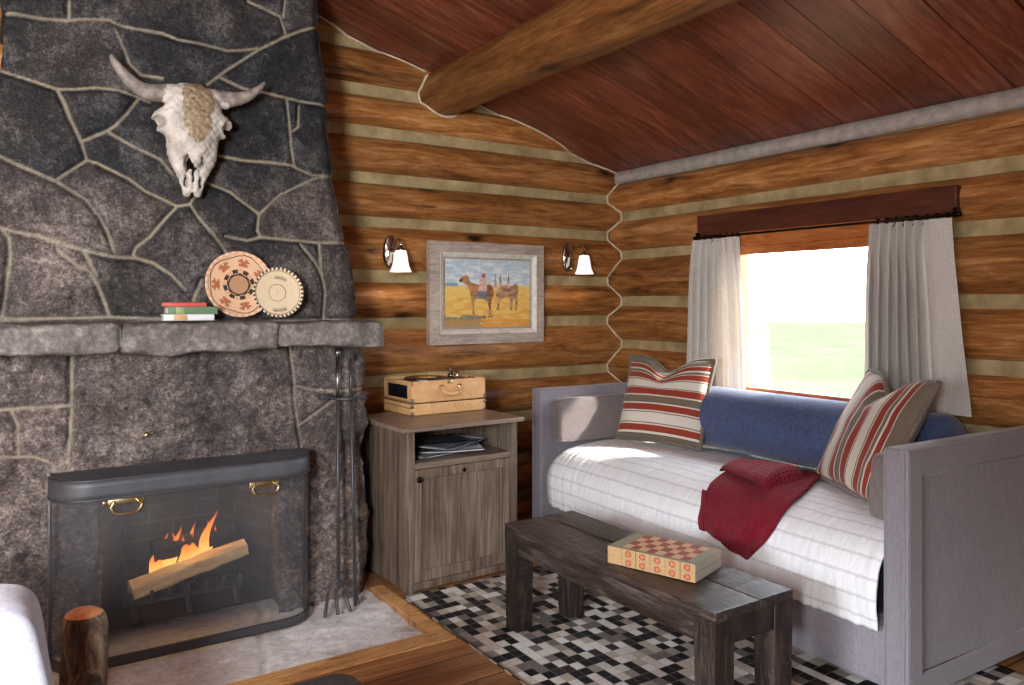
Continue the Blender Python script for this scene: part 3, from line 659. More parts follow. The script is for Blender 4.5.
# ================================================================== ON AND AROUND THE FIREPLACE
# --- skull
def smin(a, b, k): h = np.clip(.5+.5*(b-a)/k, 0, 1); return b*(1-h)+a*h-k*h*(1-h)
def smax(a, b, k): return -smin(-a, -b, k)
def sde(X, Y, Z, c, r):
    q = np.sqrt(((X-c[0])/r[0])**2+((Y-c[1])/r[1])**2+((Z-c[2])/r[2])**2); return (q-1)*min(r)
def sdc(X, Y, Z, a, b, ra, rb):
    a, b = np.array(a), np.array(b); d = b-a; t = np.clip(((X-a[0])*d[0]+(Y-a[1])*d[1]+(Z-a[2])*d[2])/d.dot(d), 0, 1)
    return np.sqrt((X-a[0]-t*d[0])**2+(Y-a[1]-t*d[1])**2+(Z-a[2]-t*d[2])**2)-(ra+(rb-ra)*t)
def skull(X, Y, Z):
    d = sde(X, Y, Z, (0, -.06, .135), (.108, .07, .085))
    d = smin(d, sde(X, Y, Z, (0, -.09, .05), (.125, .06, .10)), .03)
    for s in (-1, 1):
        d = smin(d, sde(X, Y, Z, (s*.118, -.065, .03), (.048, .05, .052)), .025)
        d = smin(d, sdc(X, Y, Z, (s*.09, -.06, .165), (s*.135, -.055, .152), .038, .030), .02)
        d = smin(d, sde(X, Y, Z, (s*.062, -.06, -.06), (.042, .06, .12)), .03)
        d = smin(d, sdc(X, Y, Z, (s*.052, -.07, -.14), (s*.020, -.06, -.285), .026, .017), .02)
    d = smin(d, sde(X, Y, Z, (.004, -.10, -.05), (.05, .05, .13)), .03)
    d = smax(d, -sde(X, Y, Z, (.0, -.14, -.155), (.046, .085, .062)), .008)
    d = smin(d, sde(X, Y, Z, (.002, -.122, -.075), (.032, .022, .095)), .010)
    d = smax(d, -sde(X, Y, Z, (0, -.10, -.25), (.007, .08, .06)), .004)
    for s in (-1, 1):
        d = smin(d, sdc(X, Y, Z, (s*.014, -.085, -.185), (s*.012, -.075, -.275), .009, .012), .006)
        d = smax(d, -sde(X, Y, Z, (s*.143, -.112, .018), (.027, .088, .030)), .010)
        d = smax(d, -sde(X, Y, Z, (s*.030, -.10, -.235), (.009, .05, .03)), .004)
    d = d+.0018*np.sin(X*90+3*np.sin(Z*40))*np.sin(Z*75+Y*30)+.0012*np.sin(X*210)*np.sin(Z*170+1)
    return np.maximum(d, Y-.0)
sk = thing('animal_skull', (-2.815, -.622, 1.992), 'bleached horned cattle skull hung on the stone chimney', 'skull')
V, F = surfnet(skull, (-.21, -.20, -.33), (.21, .03, .27), .005); V = V*np.array([.93, 1, .88])
mk('skull_bone', V, F, M['bone'], sk)
def horn(pts, r0):
    c = curve(pts, 26); return tube(c, [r0*(1-k/25)**.75*(1+.04*math.sin(k*2.1))+.003 for k in range(26)], 14)
mk('horn', *horn([(-.085, -.055, .142), (-.15, -.06, .135), (-.205, -.065, .150), (-.252, -.07, .192), (-.285, -.075, .232), (-.294, -.075, .258)], .036), M['horn'], sk)
mk('horn', *horn([(.085, -.055, .145), (.15, -.06, .150), (.205, -.065, .166), (.252, -.07, .198), (.288, -.075, .238)], .036), M['horn'], sk)
# --- two coiled plates
def plate(name, R, colfn, loc, rx, label, rot=0):
    nr, na = 44, 144
    v, cols = [], []
    def pt(u, w):
        r = R*(1-w); a = 2*PI*u
        z = .016*(r/R)**2.5+.0009*math.sin(r*900)+(.004*(r/R) if r/R > .9 else 0)
        return (r*math.cos(a), r*math.sin(a), z)
    V, F = grid(pt, na, nr, cu=True)
    nb = len(V); V += [(x*.98, y*.98, z-.008) for x, y, z in V]; nf = len(F)
    F = [q for q in F]+[tuple(nb+k for k in q[::-1]) for q in F]+[(i, nb+i, nb+(i+1) % na, (i+1) % na) for i in range(na)]
    cols = []
    for q in F:
        x = sum(V[k][0] for k in q)/len(q); y = sum(V[k][1] for k in q)/len(q); cols.append(colfn(math.hypot(x, y)/R, math.atan2(y, x)+rot))
    o = mk(name, V, F, M['col'], col=cols, loc=loc); o.rotation_euler = (PI/2-rx, 0, 0); return tag(o, label, 'plate')
BASE, DK, TERRA, CREAM = S(218, 178, 142), S(58, 38, 30), S(176, 104, 68), S(228, 206, 172)
def col1(r, a):
    if r < .27: return S(186, 140, 104)
    if r < .33: return DK
    if r < .36: return S(204, 160, 122) if int((a+9)*8/(2*PI)*2) % 2 else DK
    if r < .46: return DK if int((a+9)*8/(2*PI)*2) % 2 else S(212, 170, 132)
    k = (a*7/(2*PI)) % 1
    if .55 < r < .80:
        t = (r-.55)/.25; w = .12+.16*abs(math.sin(t*7)); 
        if abs(k-.5) < w and not (t > .7 and abs(k-.5) < .05): return TERRA
    if abs(r-(.86+.035*math.cos(a*5))) < .012: return DK
    if r > .93: return S(222, 166, 132) if int((a+9)*60/(2*PI)) % 2 else S(238, 200, 168)
    return S(226, 184, 148)
def col2(r, a):
    if r > .91: return (S(232, 218, 190) if (a*36/(2*PI)) % 1 < .5 else S(84, 62, 44))
    if .86 < r < .885 or .78 < r < .795: return S(122, 92, 66)
    if .325 < r < .345: return S(130, 104, 78)
    if .56 < r < .68 and abs(a-PI*.42) < .42: return S(118, 100, 84) if math.sin(a*70)*math.sin(r*160) > -.2 else CREAM
    if .62 < r < .76 and abs(a+PI*.47) < .40: return S(120, 102, 84) if math.sin(a*60)*math.sin(r*150) > -.1 else CREAM
    if r < .03: return S(160, 132, 100)
    return CREAM
MZ = 1.236
plate('woven_plate', .138, col1, (-2.632, -.685, MZ+.140), .14, 'larger terracotta patterned woven plate leaning on the chimney behind the cream one')
plate('woven_plate', .106, col2, (-2.483, -.722, MZ+.107), .12, 'smaller cream woven plate with toothed rim and a ring at its centre, on the mantel')
# --- three books lying on the mantel
def book(loc, L, D, H, cover, label, rz=0, title=None):
    t = thing('book', loc, label, 'book', rz, 'small books on the mantel')
    m = MB(); m.add(box(0, L, -D, 0, 0, .0035, .001, 1)); m.add(box(0, L, -D, 0, H-.0035, H, .001, 1)); m.add(box(0, L, -D-.001, -D+.004, 0, H, .002, 2))
    m.mk('cover', cover, t); mk('pages', *box(.004, L-.004, -D+.003, -.005, .0034, H-.0034, .001, 1), M['paper'], t)
    if title: mk('spine_label', *box(title[0], title[1], -D-.002, -D, .002, H-.002, .0005, 1), title[2], t)
    return t
PL = M['plain']; M['paper'] = PL('paper_pages', S(206, 196, 176), S(226, 218, 200), .9, 60)
bk = [PL('white_cover', S(206, 208, 212), S(226, 228, 230), .6), PL('green_cover', S(84, 108, 82), S(104, 130, 100), .6), PL('red_cover', S(178, 66, 58), S(204, 92, 82), .6)]
tan = PL('tan_label', S(196, 152, 104), S(210, 168, 122), .6); olive = PL('olive_label', S(146, 150, 104), S(160, 164, 118), .6)
book((-2.940, -.70, 1.232), .185, .10, .024, bk[0], 'white book with a tan spine patch, lowest of the small pile on the mantel', 0, (.035, .085, tan))
book((-2.928, -.695, 1.256), .185, .105, .030, bk[1], 'green book in the middle of the small pile on the mantel', .02, (.03, .06, olive))
book((-2.938, -.70, 1.286), .155, .10, .016, bk[2], 'thin red book on top of the small pile on the mantel', -.02)
# --- screen
scr = thing('fireplace_screen', (-2.86, -.91, .0), 'black wire mesh fireplace screen with rounded ends and two brass handles', 'fireplace screen')
SX0, SX1, SYF, SYB, SR = -.455, .482, 0.0, .155, .13
def spath(n=60):
    pts = [(SX0, SYB)]; pts += [(SX0+SR-SR*math.cos(t), SYF+SR-SR*math.sin(t)) for t in np.linspace(0, PI/2, 14)]
    pts += [(x, SYF) for x in np.linspace(SX0+SR, SX1-SR, 20)[1:-1]]
    pts += [(SX1-SR+SR*math.sin(t), SYF+SR-SR*math.cos(t)) for t in np.linspace(0, PI/2, 14)]; pts += [(SX1, SYB)]; return pts
sp = spath(); ns = len(sp)
def off(p, d):  # outward offset along the path
    out = []
    for i in range(len(p)):
        a, b = p[max(i-1, 0)], p[min(i+1, len(p)-1)]; tx, ty = b[0]-a[0], b[1]-a[1]; l = math.hypot(tx, ty); out.append((p[i][0]+ty/l*d, p[i][1]-tx/l*d))
    return out
def band(z0, z1, th, nz_=4, lean=0.0):
    po, pi = off(sp, th/2), off(sp, -th/2)
    v, f = grid(lambda u, w: (*po[min(ns-1, round(u*(ns-1)))], z0+(z1-z0)*w), ns, nz_)
    b = len(v); v2, f2 = grid(lambda u, w: (*pi[min(ns-1, round(u*(ns-1)))], z0+(z1-z0)*w), ns, nz_)
    F = f+[tuple(b+k for k in q[::-1]) for q in f2]
    for i in range(ns-1):
        F.append((i, b+i, b+i+1, i+1)); t = (nz_-1)*ns; F.append((t+i, t+i+1, b+t+i+1, b+t+i))
    return v+v2, F
po = off(sp, 0); 
mk('mesh_panel', *grid(lambda u, w: (*po[min(ns-1, round(u*(ns-1)))], .03+.58*w), ns, 6), M['mesh'], scr)
mk('mesh_panel', *band(.598, .672, .010), M['meshband'], scr)
tf = [(*p, .672) for p in po]; nb_ = len(po)//2
mk('top_sheet', [(x, y, .672+.012*min(1, y/.12)) for x, y, z in tf], [tuple(range(len(tf)))[::-1]], M['meshband'], scr, smooth=False)
m = MB(); m.add(band(.0, .034, .014)); m.add(band(.598, .606, .016)); m.add(band(.669, .675, .013))
for i in (0, ns-1): m.add(box(sp[i][0]-.006, sp[i][0]+.006, sp[i][1]-.006, sp[i][1]+.006, .0, .672, .002))
m.mk('screen_frame', M['iron'], scr)
for hx in (-3.087, -2.592):
    x = hx+2.86; h = MB(); h.add(box(x-.058, x+.058, -.012, -.004, .578, .600, .003)); h.add(box(x-.075, x-.058, -.010, -.004, .580, .596, .003)) if hx < -3 else None
    hd = h.mk('handle_plate', M['brass'], scr)
    for s in (-1, 1): hd_ = mk('handle_post', *ell((x+s*.040, -.016, .588), (.008, .009, .008), 6), M['brass'], hd)
    mk('bail', *tube(curve([(x-.040, -.020, .586), (x-.050, -.022, .572), (x-.036, -.024, .552), (x, -.026, .548), (x+.036, -.024, .552), (x+.050, -.022, .572), (x+.040, -.020, .586)], 26), .0042, 8), M['brass'], hd)
# --- grate, firewood, flames
gr = thing('fire_grate', (-2.81, -.45, .014), 'black iron fire grate with upright fingers and splayed feet in the hearth', 'fire grate')
m = MB()
for k in range(7):
    x = -.21+k*.07; m.add(tube(curve([(x, -.13, .125), (x, -.125, .085), (x, -.05, .075), (x, .10, .078), (x, .15, .10), (x, .17, .17)], 14), .010, 8))
m.add(tube([(-.235, -.09, .066), (.235, -.09, .066)], .011, 8)); m.add(tube([(-.235, .08, .066), (.235, .08, .066)], .011, 8)); m.mk('grate_bars', M['iron'], gr)
for x in (-.205, .0, .195):
    mk('leg', *tube([(x, -.085, .07), (x+.004, -.105, .035), (x+.008, -.125, .0)], [.017, .015, .013], 8), M['iron'], gr)
    mk('leg', *tube([(x, .08, .07), (x, .085, .0)], [.015, .013], 8), M['iron'], gr)
def split_log(name, L, w, h, mat, loc, rot, label, group=None):
    def fn(u, t):
        a = 2*PI*t; pr = [(.5, -.45), (.5, .25), (.1, .5), (-.42, .35), (-.5, -.3), (-.1, -.5)]; k = t*6; i = int(k) % 6; q = k-int(k)
        y = pr[i][0]*(1-q)+pr[(i+1) % 6][0]*q; z = pr[i][1]*(1-q)+pr[(i+1) % 6][1]*q
        x = (u-.5)*L; s = 1+.12*nz(u*3, t*4, L); return (x, y*w*s+.006*nz(u*7, t*9), z*h*s+.006*nz(u*5+3, t*9))
    v, f = grid(fn, 26, 24, cv=True); f = [q[::-1] for q in f]; f.append([j*26 for j in range(24)]); f.append([j*26+25 for j in range(24)][::-1])
    o = mk(name, v, f, mat, loc=loc); o.rotation_euler = rot; return tag(o, label, 'firewood', group)
split_log('firewood_log', .47, .075, .072, M['firewood'], (-2.795, -.545, .192), (.25, -.20, .06), 'pale split log lying tilted along the front of the fire grate', 'logs on the fire')
split_log('firewood_log', .40, .10, .10, M['charlog'], (-2.77, -.425, .166), (.5, -.04, -.05), 'charred dark log lying behind the pale one on the grate', 'logs on the fire')
split_log('firewood_log', .34, .09, .08, M['charlog'], (-2.76, -.435, .268), (1.5, -.10, .10), 'burnt log on top of the fire, under the flames', 'logs on the fire')
def flame(x, y, z, h, w, lean, seed):
    def fn(u, t):
        a = 2*PI*u; r = w*(math.sin(PI*min(1, t**.62))*.9+.02)*(1-t*.35)
        sx = lean*t*t+.35*w*math.sin(t*6+seed); return (x+sx+r*math.cos(a), y+r*.55*math.sin(a)+.25*w*math.sin(t*5+seed*2), z+h*t)
    return grid(fn, 12, 18, cu=True)
fl = thing('fire', (-2.78, -.46, .26), 'orange flames burning above the logs in the fireplace', 'fire')
for (x, y, z, h, w, ln) in [(.055, 0, -.07, .215, .026, .05), (.02, .02, -.07, .12, .030, -.01), (-.03, 0, -.08, .13, .032, .01), (-.085, .01, -.09, .185, .026, .045), (-.06, .02, -.08, .15, .022, -.01), (-.13, .01, -.10, .11, .022, .03), (.085, .03, -.06, .13, .022, .02), (-.155, .01, -.10, .10, .018, .02), (.0, .03, -.07, .17, .018, .03), (.07, .03, -.06, .16, .02, .0), (-.11, .03, -.09, .16, .017, .02)]:
    mk('flame', *flame(x, y-.02, z, h, w, ln, x*40), M['flame'], fl)
# --- hearth tools hanging in a wall hook
hk = thing('fire_tool_hook', (-2.25, -.678, .885), 'black iron hook on the chimney holding the fire tools', 'hook')
m = MB(); m.add(box(-.035, .02, -.022, .012, -.012, .012, .003)); m.add(tube(curve([(0, -.015, 0), (.03, -.06, -.006), (.08, -.085, -.006), (.13, -.075, .0), (.145, -.05, .008)], 20), .007, 8)); m.mk('hook_bar', M['iron'], hk)
def tool(name, top, bot, label, fork, knob):
    t = thing(name, bot, label, 'fire tool'); B = Vector(bot); a = Vector(top)-B
    zf = .13 if fork else 0.0; d = a.normalized(); s0 = d*(zf/d.z)
    mk('shaft', *tube([s0, s0.lerp(a, .5), a], [.007, .0072, .0078], 10), M['iron'], t)
    g = MB(); g.add(tube([a-d*.20, a], .0085, 12)); g.add(tube([a, a+d*.012, a+d*.03, a+d*.034], [.010, .013, .013, .004], 12) if knob else box(a.x-.012, a.x+.012, a.y-.008, a.y+.008, a.z-.01, a.z+.022, .003)); g.mk('handle', M['steel'] if knob else M['iron'], t)
    if fork:
        for k in (-1, 0, 1):
            mk('tine', *tube(curve([s0, s0+Vector((k*.034, .012, -.035)), Vector((k*.040-.006, .008, .06)), Vector((k*.056-.012, -.025, .004))], 16), [.005+.003*(i/15) for i in range(16)], 8), M['iron'], t)
    else: mk('poker_hook', *tube(curve([s0+d*.06, s0+d*.03+Vector((.012, 0, 0)), s0+Vector((.016, 0, .006))], 10), .0045, 8), M['iron'], t)
tool('hearth_fork', (-2.205, -.688, 1.065), (-2.275, -.885, .0), 'iron hearth fork with three splayed prongs and a steel handle, hung on the hook', True, True)
tool('fire_poker', (-2.150, -.700, 1.055), (-2.185, -.85, .0), 'thin black poker hanging beside the three-pronged fork', False, False)

# ================================================================== CABINET AND WHAT IS ON IT
cab = thing('wooden_cabinet', (-1.66, -.61, 0), 'grey-brown wooden cabinet with a top shelf and one panelled door', 'cabinet', .03)
CW, CF, CB = .30, -.25, .25
m = MB()
m.add(box(-CW, -CW+.04, CF, CF+.03, .0, .725, .002)); m.add(box(CW-.04, CW, CF, CF+.03, .0, .725, .002))
m.add(box(-CW+.003, -CW+.022, CF+.028, CB, .012, .725, .001)); m.add(box(CW-.022, CW-.003, CF+.028, CB, .012, .725, .001))
m.add(box(-CW+.02, CW-.02, CB-.015, CB-.002, .03, .725, .001)); m.add(box(-CW+.02, CW-.02, CF+.01, CB-.01, .03, .05, .001))
m.add(box(-CW+.04, CW-.04, CF+.003, CF+.026, .012, .045, .001)); m.mk('carcass', M['cabinet'], cab, smooth=False)
mk('shelf', *box(-CW+.03, CW-.03, CF+.004, CB-.01, .554, .580, .002), M['cabinet_top'], cab, smooth=False)
mk('cabinet_top', *box(-CW-.03, CW+.03, CF-.02, CB+.01, .725, .746, .003), M['cabinet_top'], cab, smooth=False)
m = MB(); dx0, dx1, dz0, dz1 = -CW+.043, CW-.043, .048, .551
m.add(box(dx0, dx0+.036, CF+.002, CF+.024, dz0, dz1, .003)); m.add(box(dx1-.036, dx1, CF+.002, CF+.024, dz0, dz1, .003))
m.add(box(dx0+.036, dx1-.036, CF+.002, CF+.024, dz0, dz0+.05, .003)); m.add(box(dx0+.036, dx1-.036, CF+.002, CF+.024, dz1-.042, dz1, .003))
for k in range(3):
    w = (dx1-dx0-.072)/3; m.add(box(dx0+.036+k*w, dx0+.036+(k+1)*w, CF+.010, CF+.02, dz0+.05, dz1-.042, .001))
door = m.mk('door', M['cabinet'], cab, smooth=False)
KN = lathe([(0.0, .0), (.006, .0), (.006, .010), (.013, .013), (.015, .020), (.011, .026), (0, .028)], 16)
mk('knob', *KN, M['darkmetal'], door, loc=(dx0+.014, CF+.004, .510), rot=(PI/2, 0, 0))
mk('lock_plate', *lathe([(0, 0), (.010, 0), (.010, .004), (.005, .006), (0, .006)], 14), M['darkmetal'], door, loc=(.0, CF+.004, .525), rot=(PI/2, 0, 0))
for sx in (-1, 1): mk('foot', *box(sx*.27-.02, sx*.27+.02, CB-.05, CB-.01, 0, .031, .002), M['cabinet'], cab, smooth=False)
# magazines on the shelf
mags = [(-.02, .02, .36, .26, .30, 0, S(150, 152, 156), S(196, 198, 200), 'pale magazine at the bottom of the stack on the cabinet shelf'),
        (.03, .0, .36, .25, -.35, 1, S(184, 186, 190), S(226, 228, 230), 'white paper poking out at the front of the cabinet shelf stack'),
        (.0, .03, .34, .25, .12, 2, S(70, 74, 80), S(104, 108, 114), 'dark grey magazine in the middle of the cabinet shelf stack'),
        (.04, .0, .36, .25, .50, 3, S(120, 126, 134), S(168, 174, 182), 'blue-grey magazine fanned to the side in the cabinet shelf stack'),
        (-.01, .04, .34, .25, -.10, 4, S(50, 52, 56), S(84, 88, 94), 'dark magazine lying on top of the cabinet shelf stack')]
for (x, y, w, d, rz, k, a, b, lab_) in mags:
    z0 = .589+k*.0105
    def fn(u, v_): return ((u-.5)*w, (v_-.5)*d, .003+.005*sm(.5, 1, abs(u-.5)*2)*(k % 2)+.001*math.sin(u*9+k))
    V, F = grid(fn, 12, 8); n0 = len(V); V += [(p[0], p[1], p[2]-.0055 if False else p[2]-.005) for p in V]
    F = F+[tuple(n0+i for i in q[::-1]) for q in F]
    rim = [j*12 for j in range(8)], [j*12+11 for j in range(8)], list(range(12)), [84+i for i in range(12)]
    for rr in rim:
        for i, j in zip(rr, rr[1:]): F.append((i, j, n0+j, n0+i))
    o = mk('magazine', V, F, PL('magazine_cover', a, b, .25, 14), loc=(-1.69+x, -.66+y, z0)); o.rotation_euler = (0, 0, rz); tag(o, lab_, 'magazine', 'magazines on the cabinet shelf')
# suitcase record player
rp = thing('record_player', (-1.572, -.408, .7475), 'tan suitcase record player open on the cabinet top', 'record player', .045)
PW, PD = .2165, .15
m = MB(); m.add(box(-PW, PW, -PD, PD, .0, .058, .006, 3)); m.mk('lower_case', M['tan'], rp)
m = MB(); m.add(box(-PW, PW, -PD, PD, .061, .150, .006, 3)); m.add(box(-PW, -PW+.012, -PD, PD, .145, .168, .003)); m.add(box(PW-.012, PW, -PD, PD, .145, .168, .003)); m.add(box(-PW, PW, -PD, -PD+.012, .145, .168, .003)); m.add(box(-PW, PW, PD-.012, PD, .145, .168, .003)); uc = m.mk('upper_case', M['tan'], rp)
mk('seam_strip', *box(-PW+.002, PW-.002, -PD+.002, PD-.002, .057, .062, 0), M['darkmetal'], rp)
mk('speaker_grille', *box(-PW-.002, -PW+.004, -PD+.045, PD-.05, .080, .146, .002), M['black'], uc)
for sx in (-1, 1):
    for z in (.010, .045, .074): mk('corner_guard', *ell((sx*(PW-.006), -PD+.004, z), (.011, .009, .011), 6), M['steel'], rp)
mk('clasp', *box(-.014, .014, -PD-.006, -PD+.002, .148, .166, .002), M['brass'], uc)
hx = .005
for s in (-1, 1): mk('handle_mount', *lathe([(0, 0), (.013, 0), (.013, .006), (.008, .012), (0, .013)], 14), M['brass'], uc, loc=(hx+s*.052, -PD, .132), rot=(PI/2, 0, 0))
mk('carry_handle', *tube(curve([(hx-.052, -PD-.010, .130), (hx-.042, -PD-.020, .108), (hx-.015, -PD-.024, .100), (hx+.015, -PD-.024, .100), (hx+.042, -PD-.020, .108), (hx+.052, -PD-.010, .130)], 24), [.008+.005*math.sin(PI*i/23) for i in range(24)], 10), M['tan'], uc)
mk('deck', *box(-PW+.012, PW-.012, -PD+.012, PD-.012, .150, .156, .001), M['black'], rp)
mk('platter', *lathe([(0, .156), (.118, .156), (.120, .160), (.120, .166), (.118, .168), (0, .168)], 48), M['steel'], rp, loc=(-.045, .0, .0))
ta = thing('x', (0, 0, 0), None, None); bpy.data.objects.remove(ta)
m = MB(); m.add(tube(curve([(.145, .075, .192), (.140, .02, .190), (.120, -.05, .184), (.070, -.085, .178)], 20), .004, 8)); m.add(lathe([(0, .155), (.022, .155), (.022, .172), (.012, .176), (.010, .198), (0, .2)], 18), Matrix.Translation((.145, .075, 0))); m.add(box(.052, .080, -.098, -.078, .172, .186, .002)); m.add(tube([(.145, .075, .194), (.149, .12, .195)], .009, 10)); m.mk('tone_arm', M['chrome'], rp)
for k, y in enumerate((-.09, -.06)): mk('control_knob', *lathe([(0, .156), (.009, .156), (.008, .168), (0, .169)], 12), M['chrome'], rp, loc=(.175, y, 0))
rec = thing('vinyl_record', (-1.617, -.408, .9162), 'black vinyl record with an orange-tan label on the turntable', 'record')
mk('disc', *lathe([(0, 0), (.115, 0), (.1165, .001), (.115, .0022), (.05, .0022), (0, .0022)], 56), M['vinyl'], rec)
mk('record_label', *lathe([(0, .0022), (.05, .0022), (.05, .0028), (.0, .0028)], 32), M['label'], rec)
mk('spindle', *lathe([(0.0035, .002), (.0035, .018), (0, .020)], 8), M['chrome'], rec)

# ================================================================== ON THE LOG WALL
fr = thing('framed_painting', (-1.068, -.118, 1.356), 'painting of horses and a rider on a yellow plain in a weathered wood frame', 'painting')
FW, FH = .388, .292
def frame_ring(w0, h0, w1, h1, y0, y1):
    """mitred moulding from outer w0,h0 (at depth y0) to inner w1,h1 (at y1)"""
    O = [(-w0, -h0), (w0, -h0), (w0, h0), (-w0, h0)]; I = [(-w1, -h1), (w1, -h1), (w1, h1), (-w1, h1)]
    v = [(x, .03, z) for x, z in O]+[(x, y0, z) for x, z in O]+[(x*.998+I[i][0]*.002, y0-.002, z*.998+I[i][1]*.002) for i, (x, z) in enumerate(O)]+[(x, y1, z) for x, z in I]+[(x, .03, z) for x, z in I]; f = []
    for l in range(4):
        for i in range(4): a, b = l*4+i, l*4+(i+1) % 4; f.append((a, b, b+4, a+4))
    for i in range(4): a, b = 16+i, 16+(i+1) % 4; f.append((a, b, (i+1) % 4, i))
    return v, f
mk('outer_frame', *frame_ring(FW, FH, FW-.062, FH-.060, -.012, -.018), M['frame'], fr, smooth=False)
M['cream'] = PL('cream_liner', S(206, 200, 186), S(232, 228, 218), .5, 30)
m = MB(); m.add(frame_ring(FW-.062, FH-.060, FW-.088, FH-.086, -.024, -.006)); m.mk('liner', M['cream'], fr, smooth=False)
m = MB(); m.add(frame_ring(FW-.088, FH-.086, FW-.098, FH-.096, -.008, -.004)); m.mk('inner_lip', M['frame'], fr, smooth=False)
# the picture itself, on a small grid of dabs
PWd, PHd = FW-.096, FH-.094; nx, nyy = 150, 110
HORSE = [(.17, .70), (.20, .745), (.235, .76), (.26, .745), (.30, .66), (.34, .635), (.44, .62), (.50, .64), (.545, .61), (.565, .52), (.555, .44), (.54, .40), (.53, .30), (.535, .20), (.55, .165), (.50, .165), (.505, .28), (.49, .38), (.44, .42), (.38, .43), (.345, .42), (.335, .30), (.34, .20), (.35, .15), (.305, .15), (.315, .28), (.305, .42), (.285, .52), (.25, .62), (.205, .66), (.18, .665)]
HORSE2 = [(.60, .55), (.63, .60), (.70, .63), (.78, .62), (.83, .66), (.86, .60), (.855, .50), (.85, .40), (.845, .25), (.82, .25), (.815, .40), (.79, .42), (.785, .25), (.76, .25), (.76, .42), (.70, .44), (.64, .42), (.625, .25), (.60, .25), (.61, .42), (.58, .46)]
def inside(p, x, y):
    r = False
    for (x0, y0), (x1, y1) in zip(p, p[1:]+p[:1]):
        if (y0 > y) != (y1 > y) and x < (x1-x0)*(y-y0)/(y1-y0)+x0: r = not r
    return r
def mixc(a, b, t): return tuple(p+(q-p)*t for p, q in zip(a, b))
def paint(x, y):
    wob = .02*nz(x*14, y*14, 1); n = nz(x*9, y*20, 2); n2 = nz(x*30, y*44, 5)
    if y > .62+.012*nz(x*5, 0, 8)+wob*.3: c = mixc(S(190, 212, 224), S(236, 239, 238), sm(-.3, .5, n+.5*n2-(y-.8)))
    else: c = mixc(S(246, 206, 110), S(238, 176, 84), sm(-.3, .5, n+(.35-y))); c = mixc(c, S(246, 214, 130), sm(.45, .62, y)*.6)
    if y < .16+.05*n and x < .42+.1*n2: c = mixc(S(120, 132, 104), S(150, 156, 130), .5+n2)
    if y < .12: c = mixc(c, S(222, 146, 58), .5)
    if .60 < y < .655 and x < .15: c = S(150, 172, 180)
    X, Yv = x+wob*.4, y+wob*.4
    if .27 < x < .55 and abs(y-(.15+.03*n2)) < .012: c = S(132, 110, 84)
    if inside(HORSE2, X, Yv): c = mixc(S(150, 104, 70), S(214, 170, 128), sm(-.6, .6, .5*n2+n))
    if inside(HORSE, X, Yv): c = mixc(S(128, 78, 48), S(206, 152, 104), sm(-.6, .6, .4*n2+.6*n+(.45-x)))
    for (bx, h) in ((.58, .22), (.64, .2), (.74, .2)):
        if abs(X-bx) < .018 and .58 < y < .70: c = mixc(S(196, 150, 128), S(230, 206, 190), .5+n2)
        if abs(X-bx-.02*(y-.7)*10*.1) < .008*(1-(y-.68)/.14) and .68 < y < .80: c = S(70, 72, 80)
    if abs(X-.435) < .045 and .50 < y < .72: c = mixc(S(214, 150, 128), S(240, 214, 204), .5+n2)
    if abs(X-.43) < .05 and .42 < y < .53: c = mixc(S(92, 96, 112), S(140, 140, 152), .5+n2)
    if (X-.445)**2+((y-.76)*.75)**2 < .027**2: c = S(196, 98, 76)
    if abs(X-.435-.1*(y-.8)) < .006 and .78 < y < .86: c = S(220, 214, 206)
    if inside([(.165, .69), (.17, .66), (.20, .66), (.21, .72)], X, Yv): c = S(110, 70, 48)
    return c
V, F = grid(lambda u, w: ((u*2-1)*PWd, 0.0, (w*2-1)*PHd), nx, nyy)
cols = [paint((i+.5)/(nx-1), (j+.5)/(nyy-1)) for j in range(nyy-1) for i in range(nx-1)]
nb = len(V); V += [(s*PWd, .02, t*PHd) for s, t in ((-1, -1), (1, -1), (1, 1), (-1, 1))]
F.append((nb+3, nb+2, nb+1, nb)); cols.append(S(120, 100, 80)); e = [0, nx-1, nx*nyy-1, nx*(nyy-1)]
for i in range(4): F.append((e[i], nb+i, nb+(i+1) % 4, e[(i+1) % 4])); cols.append(S(120, 100, 80))
mk('canvas', V, F, M['col'], fr, smooth=False, col=cols)
def sconce(x, z, reach, label):
    t = thing('wall_sconce', (x, -.064, z), label, 'wall lamp', 0, 'wall sconces beside the painting')
    pr = [(0, .0), (1, .0), (1, .006), (.82, .012), (.55, .020), (.3, .026), (0, .028)]
    V, F = lathe(pr, 28); V = [(p[0]*.046, -p[2], p[1]*.094) for p in V]; mk('back_plate', V, [q[::-1] for q in F], M['chrome'], t)
    mk('finial', *ell((0, -.03, -.075), (.008, .010, .012), 6), M['chrome'], t)
    y = -reach
    mk('arm', *tube(curve([(0, -.02, .02), (0, y*.45, .062), (0, y*.82, .068), (0, y, .045), (0, y, .018)], 24), .0055, 10), M['chrome'], t)
    mk('shade_holder', *lathe([(0, .022), (.010, .020), (.014, .006), (.026, .0), (.028, -.012), (.0, -.012)], 18), M['chrome'], t, loc=(0, y, .012))
    prf = [(.024, 0), (.031, -.012), (.036, -.035), (.039, -.06), (.044, -.085), (.053, -.108), (.059, -.120)]
    V, F = lathe(prf+[(r-.003, zz_) for r, zz_ in prf[::-1]], 32); F = F[:-2]
    mk('glass_shade', V, F, M['shade'], t, loc=(0, y, .008))
    l = bpy.data.lights.new('sconce_bulb', 'POINT'); l.energy = .35; l.color = (1, .82, .62); l.shadow_soft_size = .02
    lo = bpy.data.objects.new('sconce_bulb', l); COL.objects.link(lo); lo.location = (x, -.064+y, z-.075)
sconce(-1.667, 1.578, .135, 'chrome wall lamp with white bell shade on the side of the painting nearest the chimney')
sconce(-.445, 1.590, .165, 'chrome wall lamp with white bell shade between the painting and the room corner')
